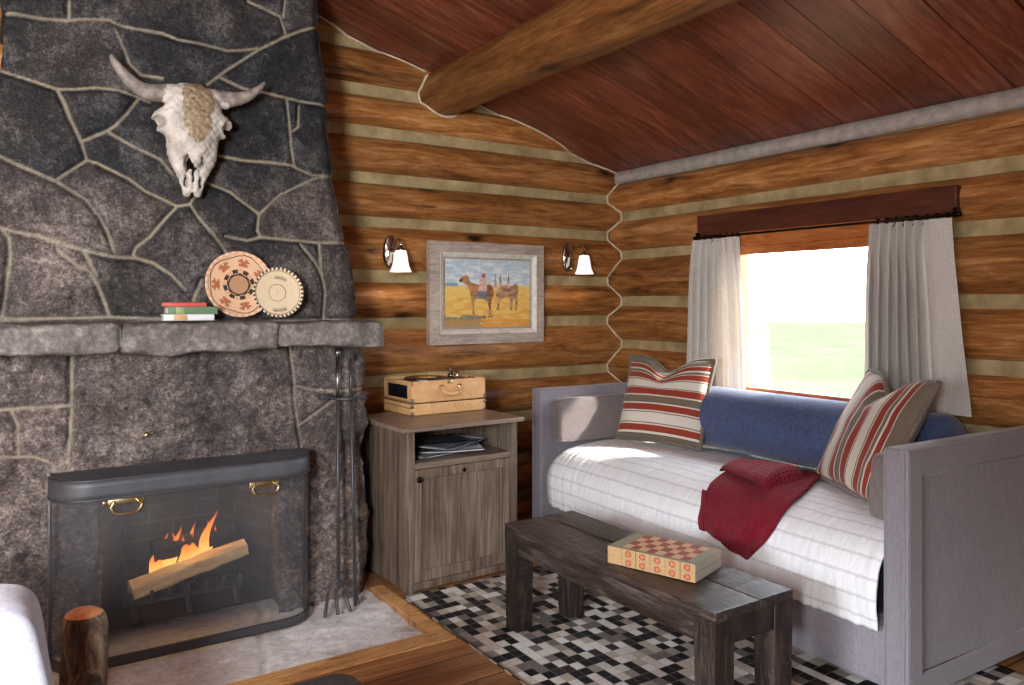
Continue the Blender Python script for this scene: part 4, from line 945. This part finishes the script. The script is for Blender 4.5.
# ================================================================== DAYBED
SL, SDp = 2.177, .925; SA = math.radians(-1.5)
bed = thing('daybed', (-1.066, -2.653, 0), 'grey upholstered daybed with panelled arms under the window', 'daybed', SA)
def softbox(lx, ly, lz, e=.30, bulge=.0, n=28, wr=.002, seed=0):
    def fn(u, w):
        a, b = 2*PI*u, PI*(w-.5); q = lambda t, p: math.copysign(abs(t)**p, t)
        x = q(math.cos(b), e)*q(math.cos(a), e); y = q(math.cos(b), e)*q(math.sin(a), e); z = q(math.sin(b), e)
        k = 1+bulge*(1-x*x)*(1-z*z)
        p = Vector((x*lx/2, y*ly/2*k, z*lz/2)); d = wr*(nz(p.x*9+seed, p.y*9, p.z*9)+.5*nz(p.x*24, p.y*24+seed, p.z*24))
        return p+p.normalized()*d
    return grid(fn, n*3, n, cu=True)
def arm(name, y0, y1, out):
    m = MB(); t = .012
    c0, c1 = (y0+t, y1) if out < 0 else (y0, y1-t)
    m.add(box(0, SDp, c0, c1, .03, .832, .012, 3))
    f0, f1 = (y0, y0+t+.02) if out < 0 else (y1-t-.02, y1)
    def rect(i, y): return [(i, y, .03+i), (SDp-i, y, .03+i), (SDp-i, y, .832-i), (i, y, .832-i)]
    inn = lambda i, y: [(.085+i, y, .108+i), (SDp-.085-i, y, .108+i), (SDp-.085-i, y, .745-i), (.085+i, y, .745-i)]
    yo2 = y0 if out < 0 else y1; sg = 1 if out < 0 else -1
    L_ = [rect(0, yo2+sg*.03), rect(0, yo2+sg*.010), rect(.003, yo2+sg*.003), rect(.010, yo2), inn(-.010, yo2), inn(-.003, yo2+sg*.003), inn(.0, yo2+sg*.010), inn(.002, yo2+sg*.013)]
    vv = [p for l in L_ for p in l]; ff = [(l*4+i, l*4+(i+1) % 4, l*4+4+(i+1) % 4, l*4+4+i) for l in range(len(L_)-1) for i in range(4)]; b_ = (len(L_)-1)*4; ff.append((b_, b_+1, b_+2, b_+3))
    m.add((vv, ff if out < 0 else [q[::-1] for q in ff]))
    o = m.mk(name, M['sofa'], bed, smooth=False); s = MB()
    ys = (y0+.004, y1-.004)
    for y in ys: s.add(tube([(-.001, y+(.008 if y < (y0+y1)/2 else -.008), .04), (-.001, y+(.008 if y < (y0+y1)/2 else -.008), .822)], .0025, 6))
    yo_ = y0-.001 if out < 0 else y1+.001
    s.add(tube([(.088, yo_+.0105*(-out), .108), (SDp-.088, yo_+.0105*(-out), .108), (SDp-.088, yo_+.0105*(-out), .742), (.088, yo_+.0105*(-out), .742)], .0035, 6, closed=True))
    s.mk('piping', M['sofa'], o); return o
arm('arm_panel', 0, .09, -1); arm('arm_panel', SL-.09, SL, 1)
MB().add(box(SDp-.048, SDp, .10, SL-.10, .03, .62, .012, 3)).mk('back_panel', M['sofa'], bed)
m = MB(); m.add(box(.036, .08, .094, SL-.094, .03, .236, .010, 3)); m.add(box(.05, SDp-.06, .094, SL-.094, .10, .24, .004)); m.mk('base_rail', M['sofa'], bed)
mk('mattress', *box(.05, SDp-.06, .13, SL-.17, .238, .478, .05, 5), M['blackcloth'], bed)
for x in (.04, SDp-.08):
    for y in (.03, SL-.08): mk('leg', *box(x, x+.05, y, y+.05, .0065 if x < .8 else .0, .035, .003), M['black'], bed)
# coverlet: one sheet over the mattress, front drop to the rail
PATH = [(.86, .498), (.62, .522), (.40, .533), (.22, .530), (.12, .515), (.05, .480), (.008, .425), (-.008, .36), (-.006, .29), (.002, .228)]
pc = curve([(x, 0, z) for x, z in PATH], 240); sl = [0]
for a, b in zip(pc, pc[1:]): sl.append(sl[-1]+(b-a).length)
STOT = sl[-1]
def psec(s, off=0.0):
    s = max(0, min(STOT-1e-6, s)); import bisect
    i = min(len(sl)-2, max(0, bisect.bisect_right(sl, s)-1)); t = (s-sl[i])/(sl[i+1]-sl[i]); p = pc[i].lerp(pc[i+1], t); d = (pc[i+1]-pc[i]).normalized()
    return p+Vector((d.z, 0, -d.x))*off  # outward normal is up / forward
def cover(s, Y):
    e = min(1, (2.07-Y)/.13); e2 = min(1, (Y-.085)/.04)
    k = 1-math.sqrt(max(0, 1-(1-e)**2)); k2 = 1-math.sqrt(max(0, 1-(1-e2)**2))
    fr = s/STOT
    p = psec(s, .011+.0022*nz(Y*43, s*9, 1)*(.6+.8*fr)+.006*nz(Y*7, s*3, 4)+.0013*nz(Y*120, s*22, 8))
    dz = p.z; X = p.x+.07*k*sm(.45, .8, fr)+.02*k2*sm(.5, 1, fr)
    z = p.z-(.095*k)*(1-sm(.62, .95, fr))+.07*k*sm(.75, 1, fr)-.03*k2*(1-sm(.6, .9, fr))
    if fr > .93: z += .008*nz(Y*30, 3)*sm(.93, 1, fr)
    return Vector((X, Y, z))
NU, NV = 380, 110
V, F = grid(lambda u, w: cover(w*STOT, .102+u*(2.068-.102)), NU, NV)
UV = [(.102+u/(NU-1)*1.966, w/(NV-1)*STOT) for w in range(NV) for u in range(NU)]
cv = mk('coverlet', V, F, M['coverlet'], uv=UV, loc=bed.location); cv.rotation_euler = (0, 0, SA)
sd = cv.modifiers.new('thick', 'SOLIDIFY'); sd.thickness = .012; sd.offset = -1
tag(cv, 'white crinkled coverlet with thin grey stripes spread over the daybed', 'bedspread')
bw = Matrix.Translation(bed.location) @ Matrix.Rotation(SA, 4, 'Z'); bwi = bw.inverted()
def onbed(o, x, y, z, rz=0): o.location = bw @ Vector((x, y, z)); o.rotation_euler = (0, 0, SA+rz)
# arm cushions
def arm_cushion(x, y, z, lean, label, seed):
    t = thing('arm_cushion', (0, 0, 0), label, 'cushion', 0, 'grey arm cushions'); onbed(t, x, y, z); 
    R = Matrix.Rotation(lean, 4, 'X')
    V, F = softbox(.66, .105, .235, .20, .10, 30, .003, seed); mk('cushion_cover', [R @ Vector(p) for p in V], F, M['sofadark'], t)
    w = [(sx*.318, -.045*sy, sz*.106) for sx, sz, sy in ((-1, -1, 1), (1, -1, 1), (1, 1, 1), (-1, 1, 1))]
    mk('welt', *tube([R @ Vector(p) for p in w], .004, 8, closed=True), M['sofadark'], t)
arm_cushion(.375, SL-.152, .668, -.06, 'grey box cushion standing against the far daybed arm behind the striped pillow', 3)
arm_cushion(.42, .154, .668, .06, 'grey box cushion wedged between the near daybed arm and the striped pillow', 8)
# bolster
def bol(u, w):
    L = 1.34; a = 2*PI*u; y = (w-.5)*L; e = min(1, min(w, 1-w)*L/.05); r = .158*(1-.0*u)*(.55+.45*math.sqrt(max(0, 1-(1-e)**2)))
    if w in (0, 1): r = 0.001
    r *= 1+.018*nz(y*2.5, math.cos(a), math.sin(a))+.006*nz(y*12, math.cos(a)*2, math.sin(a)*2)
    return (r*math.cos(a)*.92, y, r*math.sin(a)*1.0)
bo = mk('bolster_cushion', *gridflip(grid(bol, 56, 120, cu=True)), M['blue']); onbed(bo, .715, .915, .704); tag(bo, 'long navy blue bolster lying along the back of the daybed below the window', 'cushion')
# striped pillows with brushed edge
def pillow(BL, BR, lean, h, T, label, chop, vert):
    BL, BR = Vector(BL), Vector(BR); w = (BR-BL).length; x = (BR-BL)/w; yb_ = Vector((-x.y, x.x, 0)); z = Vector((0, 0, math.cos(lean)))+yb_*math.sin(lean); y = z.cross(x)
    t = thing('striped_pillow', (BL+BR)/2, label, 'pillow', 0, 'striped pillows on the daybed')
    Mx = Matrix((x, y, z)).transposed()
    n = 44
    def edge(u, v):  # pinched square with ears and a dent pushed into the top edge
        U, Vv = u*2-1, v*2-1
        X = U*(1-.045*(1-Vv*Vv))*w/2; Z = (Vv*(1-.045*(1-U*U))+1)*h/2
        dent = chop*math.exp(-((U-.02)/.36)**2)*sm(.55, 1, v); return X, Z-dent, U, Vv, dent
    def face(sgn):
        def fn(u, v):
            X, Z, U, Vv, dent = edge(u, v); k = max(0, (1-U**2)*(1-Vv**2))
            d = T*k**.42*(1-.25*dent/chop*0)+.006*nz(U*3+sgn, Vv*3, h)+.25*dent*k
            fold = .014*math.exp(-(U/.14)**2)*sm(.45, .95, v)*sm(0, .35, 1-v+.1)
            return Mx @ Vector((X, sgn*(d-fold), Z))
        return fn
    V, F = grid(face(-1), n, n); V2, F2 = grid(face(1), n, n); b = len(V); F = F+[tuple(b+k for k in q[::-1]) for q in F2]
    UVp = [((j/(n-1), i/(n-1)) if vert else (i/(n-1), j/(n-1))) for _ in (0, 1) for j in range(n) for i in range(n)]
    mk('pillow_cover', V+V2, F, M['stripe'], t, uv=UVp)
    loop = [(i/40, 0) for i in range(40)]+[(1, i/40) for i in range(40)]+[(1-i/40, 1) for i in range(40)]+[(0, 1-i/40) for i in range(40)]
    P_ = []
    for (u, v) in loop: X, Z, *_ = edge(u, v); P_.append(Mx @ Vector((X, 0, Z)))
    mk('brush_fringe', *tube(P_, [.0115+.003*nz(k*1.7) for k in range(len(P_))], 8, closed=True), M['fringe'], t)
pillow((-.605, -.715, .558), (-.48, -1.22, .558), .34, .47, .080, 'striped pillow propped at the far end of the daybed, its stripes running level', .075, False)
pillow((-.50, -1.91, .555), (-.785, -2.365, .555), .48, .51, .078, 'striped pillow tipped against the near daybed arm, its stripes running upright', .09, True)
# red knitted throw
LG = [(-.47, -1.60), (-.70, -1.665), (-.90, -1.72), (-1.03, -1.75)]
def b2(p): q = bwi @ Vector((p[0], p[1], .5)); return q.x, q.y
def s_of(X=None, z=None):
    best = min(range(240), key=lambda i: abs(pc[i].x-X) if X is not None else (abs(pc[i].z-z) if pc[i].x < .06 else 9)); return sl[best]
def key(p, z=None):
    q = b2(p); return (s_of(X=q[0]) if z is None else s_of(z=z), q[1])
GL = [key((-.47, -1.60)), key((-.72, -1.665)), key((-.93, -1.725)), key((-1.05, -1.765), .45), key((-1.06, -1.785), .385)]
GR = [key((-.53, -1.955)), key((-.73, -2.05)), key((-.92, -2.125)), key((-1.06, -2.125), .43), key((-1.06, -2.03), .325)]
cl = curve([(a, b, 0) for a, b in GL], 60); cr = curve([(a, b, 0) for a, b in GR], 60)
def throw(u, w):
    i = w*59; a = min(58, int(i)); t = i-a; L = cl[a].lerp(cl[a+1], t); Rr = cr[a].lerp(cr[a+1], t); q = L.lerp(Rr, u)
    p = cover(q.x, q.y); n = psec(q.x, 1)-psec(q.x, 0)
    d = .020+.012*max(0, math.sin(u*9+w*2))*(.3+.7*w)*sm(0, .2, u)*sm(0, .2, 1-u)+.008*nz(u*4, w*5, 2)
    return p+n*d
th = thing('knitted_throw', bw @ Vector((.3, .8, .54)), 'folded dark red knitted throw hanging over the front of the daybed', 'throw', SA); tb = Vector((.3, .8, .54))
NU, NV = 70, 90
V, F = grid(throw, NU, NV); V = [p-tb for p in V]
o = mk('throw_cloth', V, [q[::-1] for q in F], M['red'], th, uv=[(u/(NU-1)*.5, w/(NV-1)*.75) for w in range(NV) for u in range(NU)]); sd = o.modifiers.new('t', 'SOLIDIFY'); sd.thickness = .014; sd.offset = 0
# the folded-back upper layer, a flattened roll
def roll(u, w):
    a = 2*PI*u; q0 = cl[0].lerp(cr[0], w); s = q0.x+.02; p = cover(s+.235+.125*math.cos(a)*(.8+.3*w)+.03*w, q0.y-.05-.02*math.cos(a)); e = min(1, min(w, 1-w)/.12); k = math.sqrt(max(.02, 1-(1-e)**2))
    return p+Vector((0, 0, .020+(.62+.5*w)*(.034*k+.034*k*math.sin(a))+.006*nz(w*5, u*4)))-tb
V, F = grid(roll, 40, 50, cu=True); f2 = F+[tuple(range(40))[::-1], tuple(range(49*40, 50*40))]
mk('folded_layer', V, [q[::-1] for q in f2], M['red'], th, uv=[(w/49*.4, u/40*.35) for w in range(50) for u in range(40)])
# fringe-like stacked layers on the hanging edge
for k in range(3):
    def lay(u, w, k=k):
        i = (.62+.33*w)*59; a = min(58, int(i)); q = cl[a].lerp(cl[a+1], i-a); s = q.x; p = cover(s, q.y+.012-.03*u-.008*k*w); n = psec(s, 1)-psec(s, 0); return p+n*(.018+.009*k+.004*math.sin(w*8+k))-tb+Vector((0, 0, -.012*k*w))
    V, F = grid(lay, 6, 24); o = mk('folded_edge', V, [q[::-1] for q in F], M['red'], th, uv=[(u/5*.04, w/23*.2) for w in range(24) for u in range(6)]); sd = o.modifiers.new('t', 'SOLIDIFY'); sd.thickness = .007

# ================================================================== CURTAINS
def curtain(name, fn, label, n_rings, ry):
    V, F = grid(fn, 260, 120); y0 = sum(p[1] for p in V)/len(V)
    t = thing(name, (-.15, y0, .8), label, 'curtain', 0, 'linen curtains at the window')
    mk('curtain_panel', [(p[0]+.15, p[1]-y0, p[2]-.8) for p in V], F, M['curtain'], t, uv=[(u/259*.9, w/119*.85) for w in range(120) for u in range(260)])
    for k in range(n_rings):
        y = ry[0]+(ry[1]-ry[0])*(k+.5)/n_rings
        m = MB(); m.add(tube([(.045+.012*math.cos(a), y-y0+.003*math.sin(a*1), .872+.012*math.sin(a)) for a in np.linspace(0, 2*PI, 14)[:-1]], .0028, 6, closed=True)); m.add(tube([(.042, y-y0, .862), (.02, y-y0, .848), (.01, y-y0, .838)], .0022, 6))
        m.mk('ring', M['darkmetal'], t)
ZT, ZB = 1.657, .835
def cl_fn(u, w):
    yt = -.825-.345*u; yb__ = -.80-.43*u; w2 = w**.8; y = yt+(yb__-yt)*w2; z = ZT+(ZB-ZT)*w
    npl = 7; ph = u*npl*2*PI
    uu = u
    if u > .62: amp = .010; 
    else: amp = .026
    hd = 1-sm(.02, .14, w)
    pin = math.sin(ph)
    x = -.135+amp*(pin*(1-.35*hd)+.25*math.sin(2*ph+1)*hd)+.008*nz(u*6, w*2, 5)-.012*w
    if u > .62: x += -.010*math.sin((u-.62)/.38*PI)*1.0-.014*(1-abs((u-.8)/.2))
    y += .010*math.sin(ph+.9)*sm(.0, .3, w)*(1 if u < .62 else .3)
    return (x, y, z)
curtain('curtain', cl_fn, 'pleated linen curtain on the side of the window nearest the room corner', 8, (-.84, -1.16))
def cr_fn(u, w):
    yt = -1.925-.375*u; yb__ = -1.915-.475*u; w2 = w**1.2; y = yt+(yb__-yt)*w2; z = ZT+(ZB-ZT)*w
    up = min(u/.68, 1); ph = up*6.5*2*PI+.6*w*math.sin(3*up); k = 1-sm(.60, .72, u)
    hd = 1-sm(.02, .14, w)
    x = -.135+.040*k*(math.sin(ph)*(.6+.6*min(1, w*2.5))+.3*math.sin(2*ph)*hd)+.010*nz(u*5, w*2, 9)-.012*w
    if u > .66: q = (u-.66)/.34; x += -.016*math.sin(q*PI)*(.5+w)-.012*math.sin(q*2.2*PI)*w
    y += .012*math.sin(ph+1)*k*sm(0, .3, w)
    return (x, y, z)
curtain('curtain', cr_fn, 'wider pleated linen curtain on the side of the window above the near daybed arm', 8, (-1.93, -2.29))
rod = thing('curtain_rod', (-.105, -1.57, 1.672), 'thin dark metal curtain rod with rings under the red-brown board', 'curtain rod')
mk('rod', *tube([(0, .74, 0), (0, -.735, 0)], .006, 10), M['darkmetal'], rod)
for y in (.745, -.74): mk('finial', *ell((0, y, 0), (.011, .016, .011), 8), M['darkmetal'], rod)
for y in (.728, -.728): mk('bracket', *box(-.008, .012, y-.008, y+.008, -.012, .03, .002), M['darkmetal'], rod)

# ================================================================== BENCH, GAME BOX, RUG
bn = thing('wooden_bench', (-1.604, -1.948, .0065), 'low dark rough-sawn wooden bench in front of the daybed', 'bench')
BWd, BLn, BH = .172, .552, .4135
def plank(x0, x1, z1, seed):
    V, F = box(x0, x1, -BLn, BLn, z1-.030, z1, .003, 2)
    bm = bmesh.new(); vs = [bm.verts.new(p) for p in V]; [bm.faces.new([vs[i] for i in q]) for q in F]
    bmesh.ops.subdivide_edges(bm, edges=[e for e in bm.edges if e.calc_length() > .5], cuts=90)
    for v in bm.verts: v.co.z += .0016*nz(v.co.y*40, seed)+.002*nz(v.co.y*3, seed+5); v.co.x += .002*nz(v.co.y*6, seed+9)
    bm.verts.index_update(); r = [v.co[:] for v in bm.verts], [[v.index for v in f.verts] for f in bm.faces]; bm.free(); return r
mk('top_plank', *plank(-BWd, .02, BH, 1), M['bench'], bn); mk('top_plank', *plank(.022, BWd, BH+.002, 4), M['bench'], bn)
for q in ((-BWd+.004, -BWd+.028, -BLn+.06, BLn-.06), (BWd-.028, BWd-.004, -BLn+.06, BLn-.06)): mk('apron', *box(*q, BH-.105, BH-.028, .003), M['bench'], bn)
for q in ((-BWd+.06, BWd-.06, -BLn+.006, -BLn+.03), (-BWd+.06, BWd-.06, BLn-.03, BLn-.006)): mk('apron', *box(*q, BH-.105, BH-.028, .003), M['bench_leg'], bn)
for sx in (-1, 1):
    for sy in (-1, 1):
        cx, cy = sx*(BWd-.042), sy*(BLn-.042)
        def lf(u, w):
            a = int(u*4+1e-6) % 4; q = (u*4) % 1; c = [(-1, -1), (1, -1), (1, 1), (-1, 1)]; p0, p1 = c[a], c[(a+1) % 4]
            h = .041-.004*(1-w); n = .0018*nz(w*26, a*3+sx*5, sy*7)
            return (cx+(p0[0]+(p1[0]-p0[0])*q)*(h+n), cy+(p0[1]+(p1[1]-p0[1])*q)*(h+n), w*(BH-.029))
        V, F = grid(lf, 16, 40, cu=True); F = F+[tuple(range(16))[::-1], tuple(range(39*16, 40*16))]; mk('leg', V, F, M['bench_leg'], bn, smooth=False)
gb = thing('game_box', (-1.604, -2.118, .0065+BH+.0035), 'folded games board made to look like two old books, checkered on top, on the bench', 'game box', math.atan2(-.125, .307)*-1)
gb.rotation_euler = (0, 0, math.atan2(-.310, .102)+PI/2)
GX, GY = .098, .160
M['spine'] = None
def spine_col(zlo):
    def c(x, y, z, nrm): return None
    return c
def half(z0, z1, top):
    v, f, cols = [], [], []
    def rect(o, du, dv, nu, nv, cf):
        b = len(v)
        for j in range(nv+1):
            for i in range(nu+1): v.append(Vector(o)+Vector(du)*(i/nu)+Vector(dv)*(j/nv))
        for j in range(nv):
            for i in range(nu): a = b+j*(nu+1)+i; f.append((a, a+1, a+nu+2, a+nu+1)); cols.append(cf((i+.5)/nu, (j+.5)/nv))
    GRN, TAN, RD_, CR = S(146, 142, 116), S(206, 168, 124), S(160, 72, 52), S(226, 214, 190)
    def topc(u, w):
        if top and .10 < u < .97 and .11 < w < .86:
            i, j = int((u-.10)/.87*4), int((w-.11)/.75*8); return RD_ if (i+j) % 2 == 0 else S(222, 176, 134)
        return S(150, 150, 122) if (abs(u-.06) > .01) else S(120, 110, 86)
    def spn(u, w):
        k = (u*6) % 1; i = int(u*6); d = math.hypot((k-.5)*1.7, (w-.5)*1.0)
        if i > 0 and .18 < d < .40 and math.sin(k*40+i)*math.sin(w*25) > -.55: return S(172, 62, 50)
        if i > 0 and d < .14: return S(214, 120, 86)
        if k < .06: return S(150, 110, 76)
        return S(194, 160, 114) if math.sin(u*170)*math.sin(w*17) < .75 else S(128, 96, 66)
    pg = lambda u, w: S(232, 226, 210) if int(w*9) % 2 else S(206, 196, 176)
    rect((-GX, -GY, z1), (2*GX, 0, 0), (0, 2*GY, 0), 60, 90, topc); rect((-GX, GY, z0), (2*GX, 0, 0), (0, -2*GY, 0), 2, 2, lambda u, w: TAN)
    rect((-GX, GY, z0), (0, -2*GY, 0), (0, 0, z1-z0), 130, 16, spn); rect((GX, -GY, z0), (0, 2*GY, 0), (0, 0, z1-z0), 20, 9, pg)
    rect((-GX, -GY, z0), (2*GX, 0, 0), (0, 0, z1-z0), 20, 9, pg); rect((GX, GY, z0), (-2*GX, 0, 0), (0, 0, z1-z0), 20, 9, pg)
    return v, f, cols
for nm, z0, z1, tp in (('lower_half', 0, .0275, False), ('upper_half', .0285, .057, True)):
    v, f, c = half(z0, z1, tp); mk(nm, v, f, M['col'], gb, smooth=False, col=c)
def rugf(u, w):
    x = -1.972+u*1.50+.004*nz(w*9, 2); y = -.875-w*2.4+.004*nz(u*7, 5); return (x, y, .004+.002*(1-abs(2*u-1)**20))
V, F = grid(rugf, 60, 90); b = len(V); V += [(x, y, .0005) for x, y, z in V]; F = [q[::-1] for q in F]+[tuple(b+k for k in q) for q in F]
for rr in (list(range(60)), [89*60+i for i in range(60)], [j*60 for j in range(90)], [j*60+59 for j in range(90)]):
    for i, j in zip(rr, rr[1:]): F.append((i, j, b+j, b+i))
rg = mk('hide_rug', V, F, M['rug']); tag(rg, 'black, brown and white patchwork hide rug under the bench', 'rug')

# ================================================================== NEAR CORNER: LOG CHAIR, BLANKET, FOOTSTOOL
ch = thing('log_chair', (-3.62, -2.2, 0), 'rustic log chair post with bark and a polished cut end, beside the fireplace screen', 'chair')
def post(x, y, h, r, label=None):
    p = [(x+.006*nz(k*.9, x), y+.006*nz(k*.9, 4), h*k/14) for k in range(15)]
    def fn(u, w):
        k = w*14; i = min(13, int(k)); t = k-i; a = 2*PI*u; rr = r*(1+.10*nz(math.cos(a)*1.4, math.sin(a)*1.4, w*5+x)+.05*nz(math.cos(a)*5, math.sin(a)*5, w*22))
        e = max(0, (w-.955)/.045); rr *= 1-.16*e*e
        return (p[i][0]*(1-t)+p[i+1][0]*t+rr*math.cos(a), p[i][1]*(1-t)+p[i+1][1]*t+rr*math.sin(a), h*w)
    V, F = grid(fn, 36, 70, cu=True); o = mk('post', V, F+[tuple(range(36))[::-1]], M['bark'], ch)
    tp = V[69*36:]; c = sum((Vector(q) for q in tp), Vector())/36; E = [tuple(c+Vector((0, 0, .012)))]; 
    for k in (.4, .75, .93, 1.0): E += [tuple(c.lerp(Vector(q), k)+Vector((0, 0, .012*(1-k**3)))) for q in tp]
    Fe = [(0, 1+i, 1+(i+1) % 36) for i in range(36)]
    for l in range(3): Fe += [(1+l*36+i, 1+(l+1)*36+i, 1+(l+1)*36+(i+1) % 36, 1+l*36+(i+1) % 36) for i in range(36)]
    mk('cut_end', E, Fe, M['log_end'], o)
post(.318, .295, .555, .050); post(-.455, .295, .555, .050)
mk('rail', *tube(curve([(.318, .28, .40), (.322, .1, .385), (.315, -.12, .38), (.32, -.40, .38)], 24), [.036+.003*math.sin(k) for k in range(24)], 14), M['bark'], ch)
mk('rail', *tube([(-.455, .295, .36), (.318, .295, .36)], .032, 12), M['bark'], ch)
mk('rail', *tube([(-.455, .28, .38), (-.455, -.40, .38)], .034, 12), M['bark'], ch)
for x in (.32, -.455): mk('post', *tube([(x, -.40, 0), (x, -.40, .5)], .05, 14), M['bark'], ch)
mk('seat', *box(-.42, .275, -.40, .25, .33, .372, .01), M['bench'], ch)
def blank(u, w):
    a, b = 2*PI*u, PI*(w-.5); q = lambda t, p: math.copysign(abs(t)**p, t); e = .28
    x = q(math.cos(b), e)*q(math.cos(a), e); y = q(math.cos(b), e)*q(math.sin(a), e); z = q(math.sin(b), e)
    k = 1+.13*(1-(z+1)/2); p = Vector((x*.27*(1+.21*(1-z)/2), y*.12*k, z*.17)); d = .006*nz(p.x*6, p.y*6, p.z*5)+.0035*nz(p.x*26, p.y*26, p.z*4)
    return p*(1+d*4)
bl = mk('folded_blanket', *gridflip(grid(blank, 110, 50, cu=True)), M['lav'], loc=(-3.682, -2.16, .549)); bl.rotation_euler = (0, 0, 0); tag(bl, 'pale lavender-grey blanket draped on the log chair', 'blanket')
fs = thing('footstool', (-3.0, -2.49, 0), 'dark leather footstool, only its rounded corner showing before the hearth', 'footstool')
mk('cushion', *softbox(.46, .46, .13, .22, 0, 24, .001), M['leather'], fs).location = (0, 0, .372)
for sx in (-1, 1):
    for sy in (-1, 1): mk('leg', *tube([(sx*.17, sy*.17, .30), (sx*.18, sy*.18, 0)], [.022, .016], 10), M['bench_leg'], fs)

# ================================================================== LIGHT AND CAMERA
w = bpy.data.worlds.new('World'); SC.world = w; w.use_nodes = True; nt = w.node_tree
bg = nt.nodes['Background']; bg.inputs[0].default_value = (.86, .94, 1, 1); bg.inputs[1].default_value = 13.0
def area(name, loc, rot, sx, sy, e, col=(1, 1, 1), portal=False):
    l = bpy.data.lights.new(name, 'AREA'); l.shape = 'RECTANGLE'; l.size = sx; l.size_y = sy; l.energy = e; l.color = col
    if portal: l.cycles.is_portal = True
    o = bpy.data.objects.new(name, l); COL.objects.link(o); o.location = loc; o.rotation_euler = rot; return o
area('window_portal', (.25, (WY0+WY1)/2, (WZ0+WZ1)/2), (0, PI/2, 0), .9, .9, 1, portal=True)
area('added_window_portal', (RW-.2, (LY0+LY1)/2, 1.325), (0, -PI/2, 0), .85, LY1-LY0, 1, portal=True)
area('side_fill', (RW-3.2, (LY0+LY1)/2, 2.75), (0, -PI/2+.28, 0), 1.0, 2.6, 1300, (.84, .92, 1))  # added fill outside the unseen window, brightens the coverlet front
s = bpy.data.lights.new('sun', 'SUN'); s.energy = 8; s.angle = math.radians(2); s.color = (1, .93, .84); so = bpy.data.objects.new('sun', s); COL.objects.link(so)
so.rotation_euler = Vector((-.62, .55, -.55)).to_track_quat('-Z', 'Y').to_euler()
area('fill_softbox', (-4.6, -4.5, 1.5), (PI/2-.06, 0, .24), .7, .7, 185, (.95, .98, 1))  # added soft fill with no fixture, off frame, lifts the stone and back wall
l = bpy.data.lights.new('firelight', 'POINT'); l.energy = 2.0; l.color = (1, .55, .22); l.shadow_soft_size = .08; lo = bpy.data.objects.new('firelight', l); COL.objects.link(lo); lo.location = (-2.78, -.50, .42)
cam = bpy.data.cameras.new('Camera'); cam.sensor_width = 36; cam.lens = 790/1024*36; cam.shift_y = -(342.5-303)/1024; cam.clip_start = .05
co = bpy.data.objects.new('Camera', cam); COL.objects.link(co); co.location = (-3.48, -4.055, 1.3); co.rotation_euler = (PI/2, 0, -math.radians(33.2)); SC.camera = co
vs = SC.view_settings; vs.view_transform = 'Standard'; vs.look = 'None'; vs.gamma = 1; vs.use_curve_mapping = False; vs.exposure = .35
